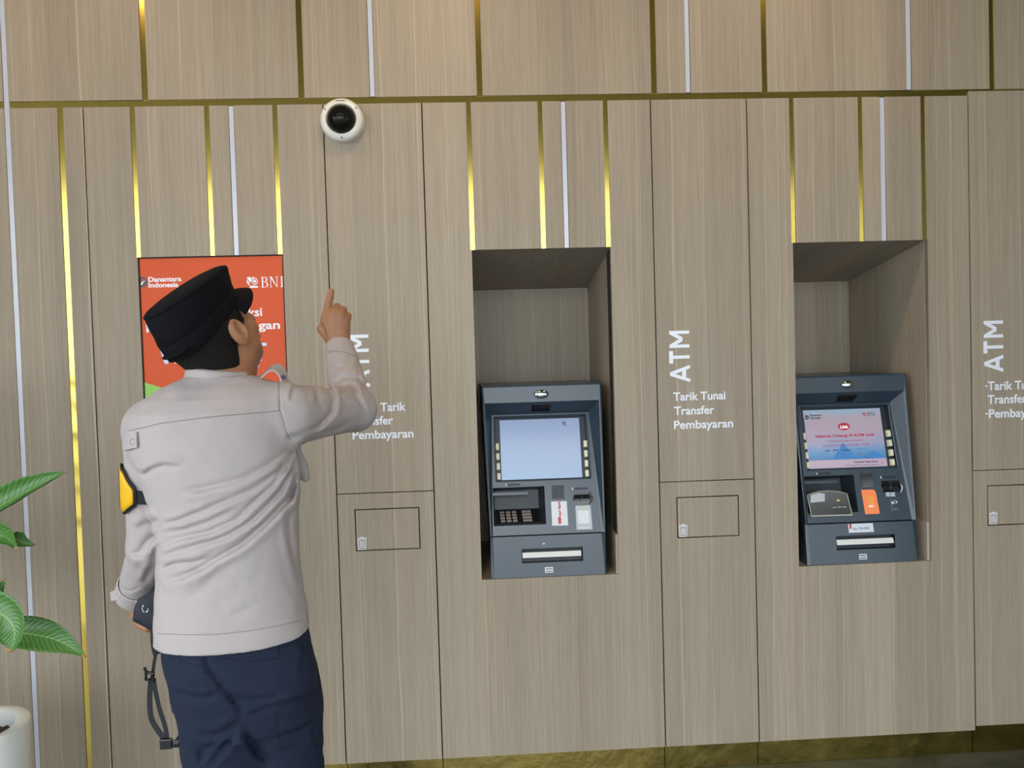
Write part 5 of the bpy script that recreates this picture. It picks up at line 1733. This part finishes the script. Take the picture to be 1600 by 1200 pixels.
def trousers(P):
    d = loft_field(P, hip_rows, yaw=math.radians(8), p=2.3)
    # seat
    d = smin(d, ellip(P, at(338, 1058, -1.165), (.075, .070, .085)), .02)
    d = smin(d, ellip(P, at(430, 1055, -1.135), (.080, .075, .085)), .02)
    l = smin(capsule(P, at(348, 1085, -1.12), KNL, .090, .074), capsule(P, KNL, ANL, .072, .066), .03)
    r = smin(capsule(P, at(428, 1080, -1.07), KNR, .099, .078), capsule(P, KNR, ANR, .078, .068), .03)
    # cargo pockets
    r = smin(r, ellip(P, at(478, 1135, -1.06), (.030, .060, .085)), .015)
    l = smin(l, ellip(P, at(312, 1150, -1.10), (.028, .055, .085)), .015)
    d = smin(d, smin(l, r, .008), .02)
    near = np.abs(d) < .03
    f = np.zeros_like(d); Pn = P[near]
    f[near] = fold_field(Pn, tf) * (Pn[:, 1] < -1.0) + .0022 * hash3(Pn, 24) + .0012 * hash3(Pn[:, ::-1], 52)
    # stacked cloth at the ankles
    zz = Pn[:, 2]; f[near] += np.where(zz < .35, .004 * np.sin(zz * 90), 0)
    d = d + f
    d = np.maximum(d, .055 - P[:, 2])
    return np.maximum(d, P[:, 2] - 1.03)
M['trousers'] = simple('navy twill', (.0150, .0215, .043), .85, spec=.2, noise=.12, nscale=30, bump=.3, bscale=1200)
_t = bb([HIPL, HIPR, KNL, KNR, ANL, ANR, at(260, 1100, YC), at(490, 1100, YC)], .13)
_t[0][2] = .04; _t[1][2] = 1.05
tv = nets(trousers, _t[0], _t[1], .0060)
tro = mesh_from(*tv, 'trousers', M['trousers'], man, 1)
tro['label'] = 'dark navy cargo trousers'
_me = tro.data
_bv = BVHTree.FromPolygons([v.co for v in _me.vertices], [p.vertices for p in _me.polygons])
M['seam_navy'] = simple('navy thread', (.006, .009, .02), .9)
for ln_ in (((545, 165), (575, 300), (650, 430), (715, 520)), ((655, 165), (655, 240), (900, 285), (1168, 248), (1165, 95)), ((1140, 665), (1300, 600), (1470, 530)), ((1140, 665), (1160, 860), (1200, 1110)),
            ((1165, 870), (1330, 830), (1490, 735)), ((300, 180), (400, 280), (520, 315))):
    seam(T3(*ln_), .0008, 40, .0002, M['seam_navy'], tro)
# boots
for (A_, nm) in ((ANL, 'boot'), (ANR, 'boot')):
    def boot(P, A_=A_):
        d = capsule(P, A_ + Vector((0, 0, .06)), A_ + Vector((0, -.01, -.03)), .052, .052)
        d = smin(d, capsule(P, A_ + Vector((0, .02, -.055)), A_ + Vector((.01, .17, -.062)), .044, .042, ((0, 0, 1), .85)), .03)
        d = smin(d, capsule(P, A_ + Vector((0, -.04, -.06)), A_ + Vector((0, -.03, -.05)), .040, .04), .02)
        return np.maximum(d, .002 - P[:, 2])
    v_, q_ = nets(boot, (A_.x - .07, A_.y - .11, -.01), (A_.x + .09, A_.y + .25, .22), .006)
    mesh_from(v_, q_, 'boot', M['black'], man, 1)

# ------------------------------------------------------------------ navy bag held at his left side
bag = empty('waist_bag', at(235, 975, -1.0))
tag(bag, 'navy cloth bag with dangling buckled strap held at the man’s left hip', 'bag')
M['bag'] = simple('navy nylon', (.0135, .0175, .030), .6, noise=.15, nscale=40, bump=.4, bscale=1300)
bl = [(250, 902), (236, 906), (222, 913), (214, 935), (208, 958), (207, 970), (222, 978), (240, 988), (256, 990), (266, 950), (262, 905)]
cx_ = sum(p[0] for p in bl) / len(bl); cy_ = sum(p[1] for p in bl) / len(bl)
mb = MB(); vs = []; nb = len(bl)
YB = .035
lay = ((-1.008, .80), (-1.004, .93), (-.994, 1.0), (-.970, 1.0), (-.955, .93))
# keep the bag clear of the belly: it lies beside and before the hip
for (Y, k) in lay:
    for (x, y) in bl:
        vs.append(at(cx_ + (x - cx_) * k, cy_ + (y - cy_) * k, Y + YB))
fs = [(i * nb + k, i * nb + (k + 1) % nb, (i + 1) * nb + (k + 1) % nb, (i + 1) * nb + k) for i in range(len(lay) - 1) for k in range(nb)] + [tuple(range(nb))[::-1], tuple((len(lay) - 1) * nb + k for k in range(nb))]
mb.add(vs, fs)
bb = mb.build('pouch', M['bag'], bag, bevel=.003, smooth=True)
ring = MB(); pts = [at(227 + 4.6 * math.cos(a), 951 - 6 * math.sin(a), -.993) for a in np.linspace(math.radians(120), math.radians(370), 14)]
ring.tube(pts, .0011, 6)
ring.build('ring', M['chrome'], bag, smooth=True)
M['strap'] = simple('black strap webbing', (.016, .020, .026), .7, bump=.4, bscale=1400)
def px_strap(pts, Y, w_, name='strap'):
    return strap([at(x, y, Y + (p_[0] if p_ else 0)) for (x, y, *p_) in pts], w_, (1, .3, 0), name, bag, M['strap'], th=.002, nseg=28)
px_strap([(243, 980), (243, 998), (244, 1010), (247, 1022)], -1.0, .020)
px_strap([(247, 1012), (243, 1024), (240, 1042), (237, 1060)], -1.01, .007)
px_strap([(236, 1060), (234, 1090), (236, 1120), (246, 1140), (260, 1158)], -1.01, .011)
px_strap([(240, 1060), (243, 1080), (250, 1110), (258, 1135), (262, 1158)], -1.015, .009)
sl = MB(); c = at(235, 1057, -1.02)
sl.tube([c + Vector((-.009, 0, .010)), c + Vector((.008, 0, .006)), c + Vector((.007, 0, -.012)), c + Vector((-.010, 0, -.006)), c + Vector((-.009, 0, .010))], .0035, 8)
sl.tube([c + Vector((-.006, -.002, .006)), c + Vector((-.010, -.004, .022))], .0032, 8)
sl.build('slider', M['black'], bag, smooth=True)
c = at(262, 1161, -1.02)
bk = MB(); bk.box(c.x - .016, c.x + .010, c.y - .005, c.y + .005, c.z - .012, c.z + .010)
bk.box(c.x + .010, c.x + .034, c.y - .0035, c.y + .0035, c.z - .010, c.z + .006)
bk.box(c.x + .014, c.x + .026, c.y - .0055, c.y + .0055, c.z - .007, c.z + .003)
bk.build('buckle', M['black_gloss'], bag, bevel=.002)
px_strap([(278, 1160), (284, 1150), (296, 1135), (305, 1120)], -1.02, .016)
px_strap([(272, 1085), (273, 1110), (280, 1105), (284, 1098)], -1.05, .012, 'strap_tail')
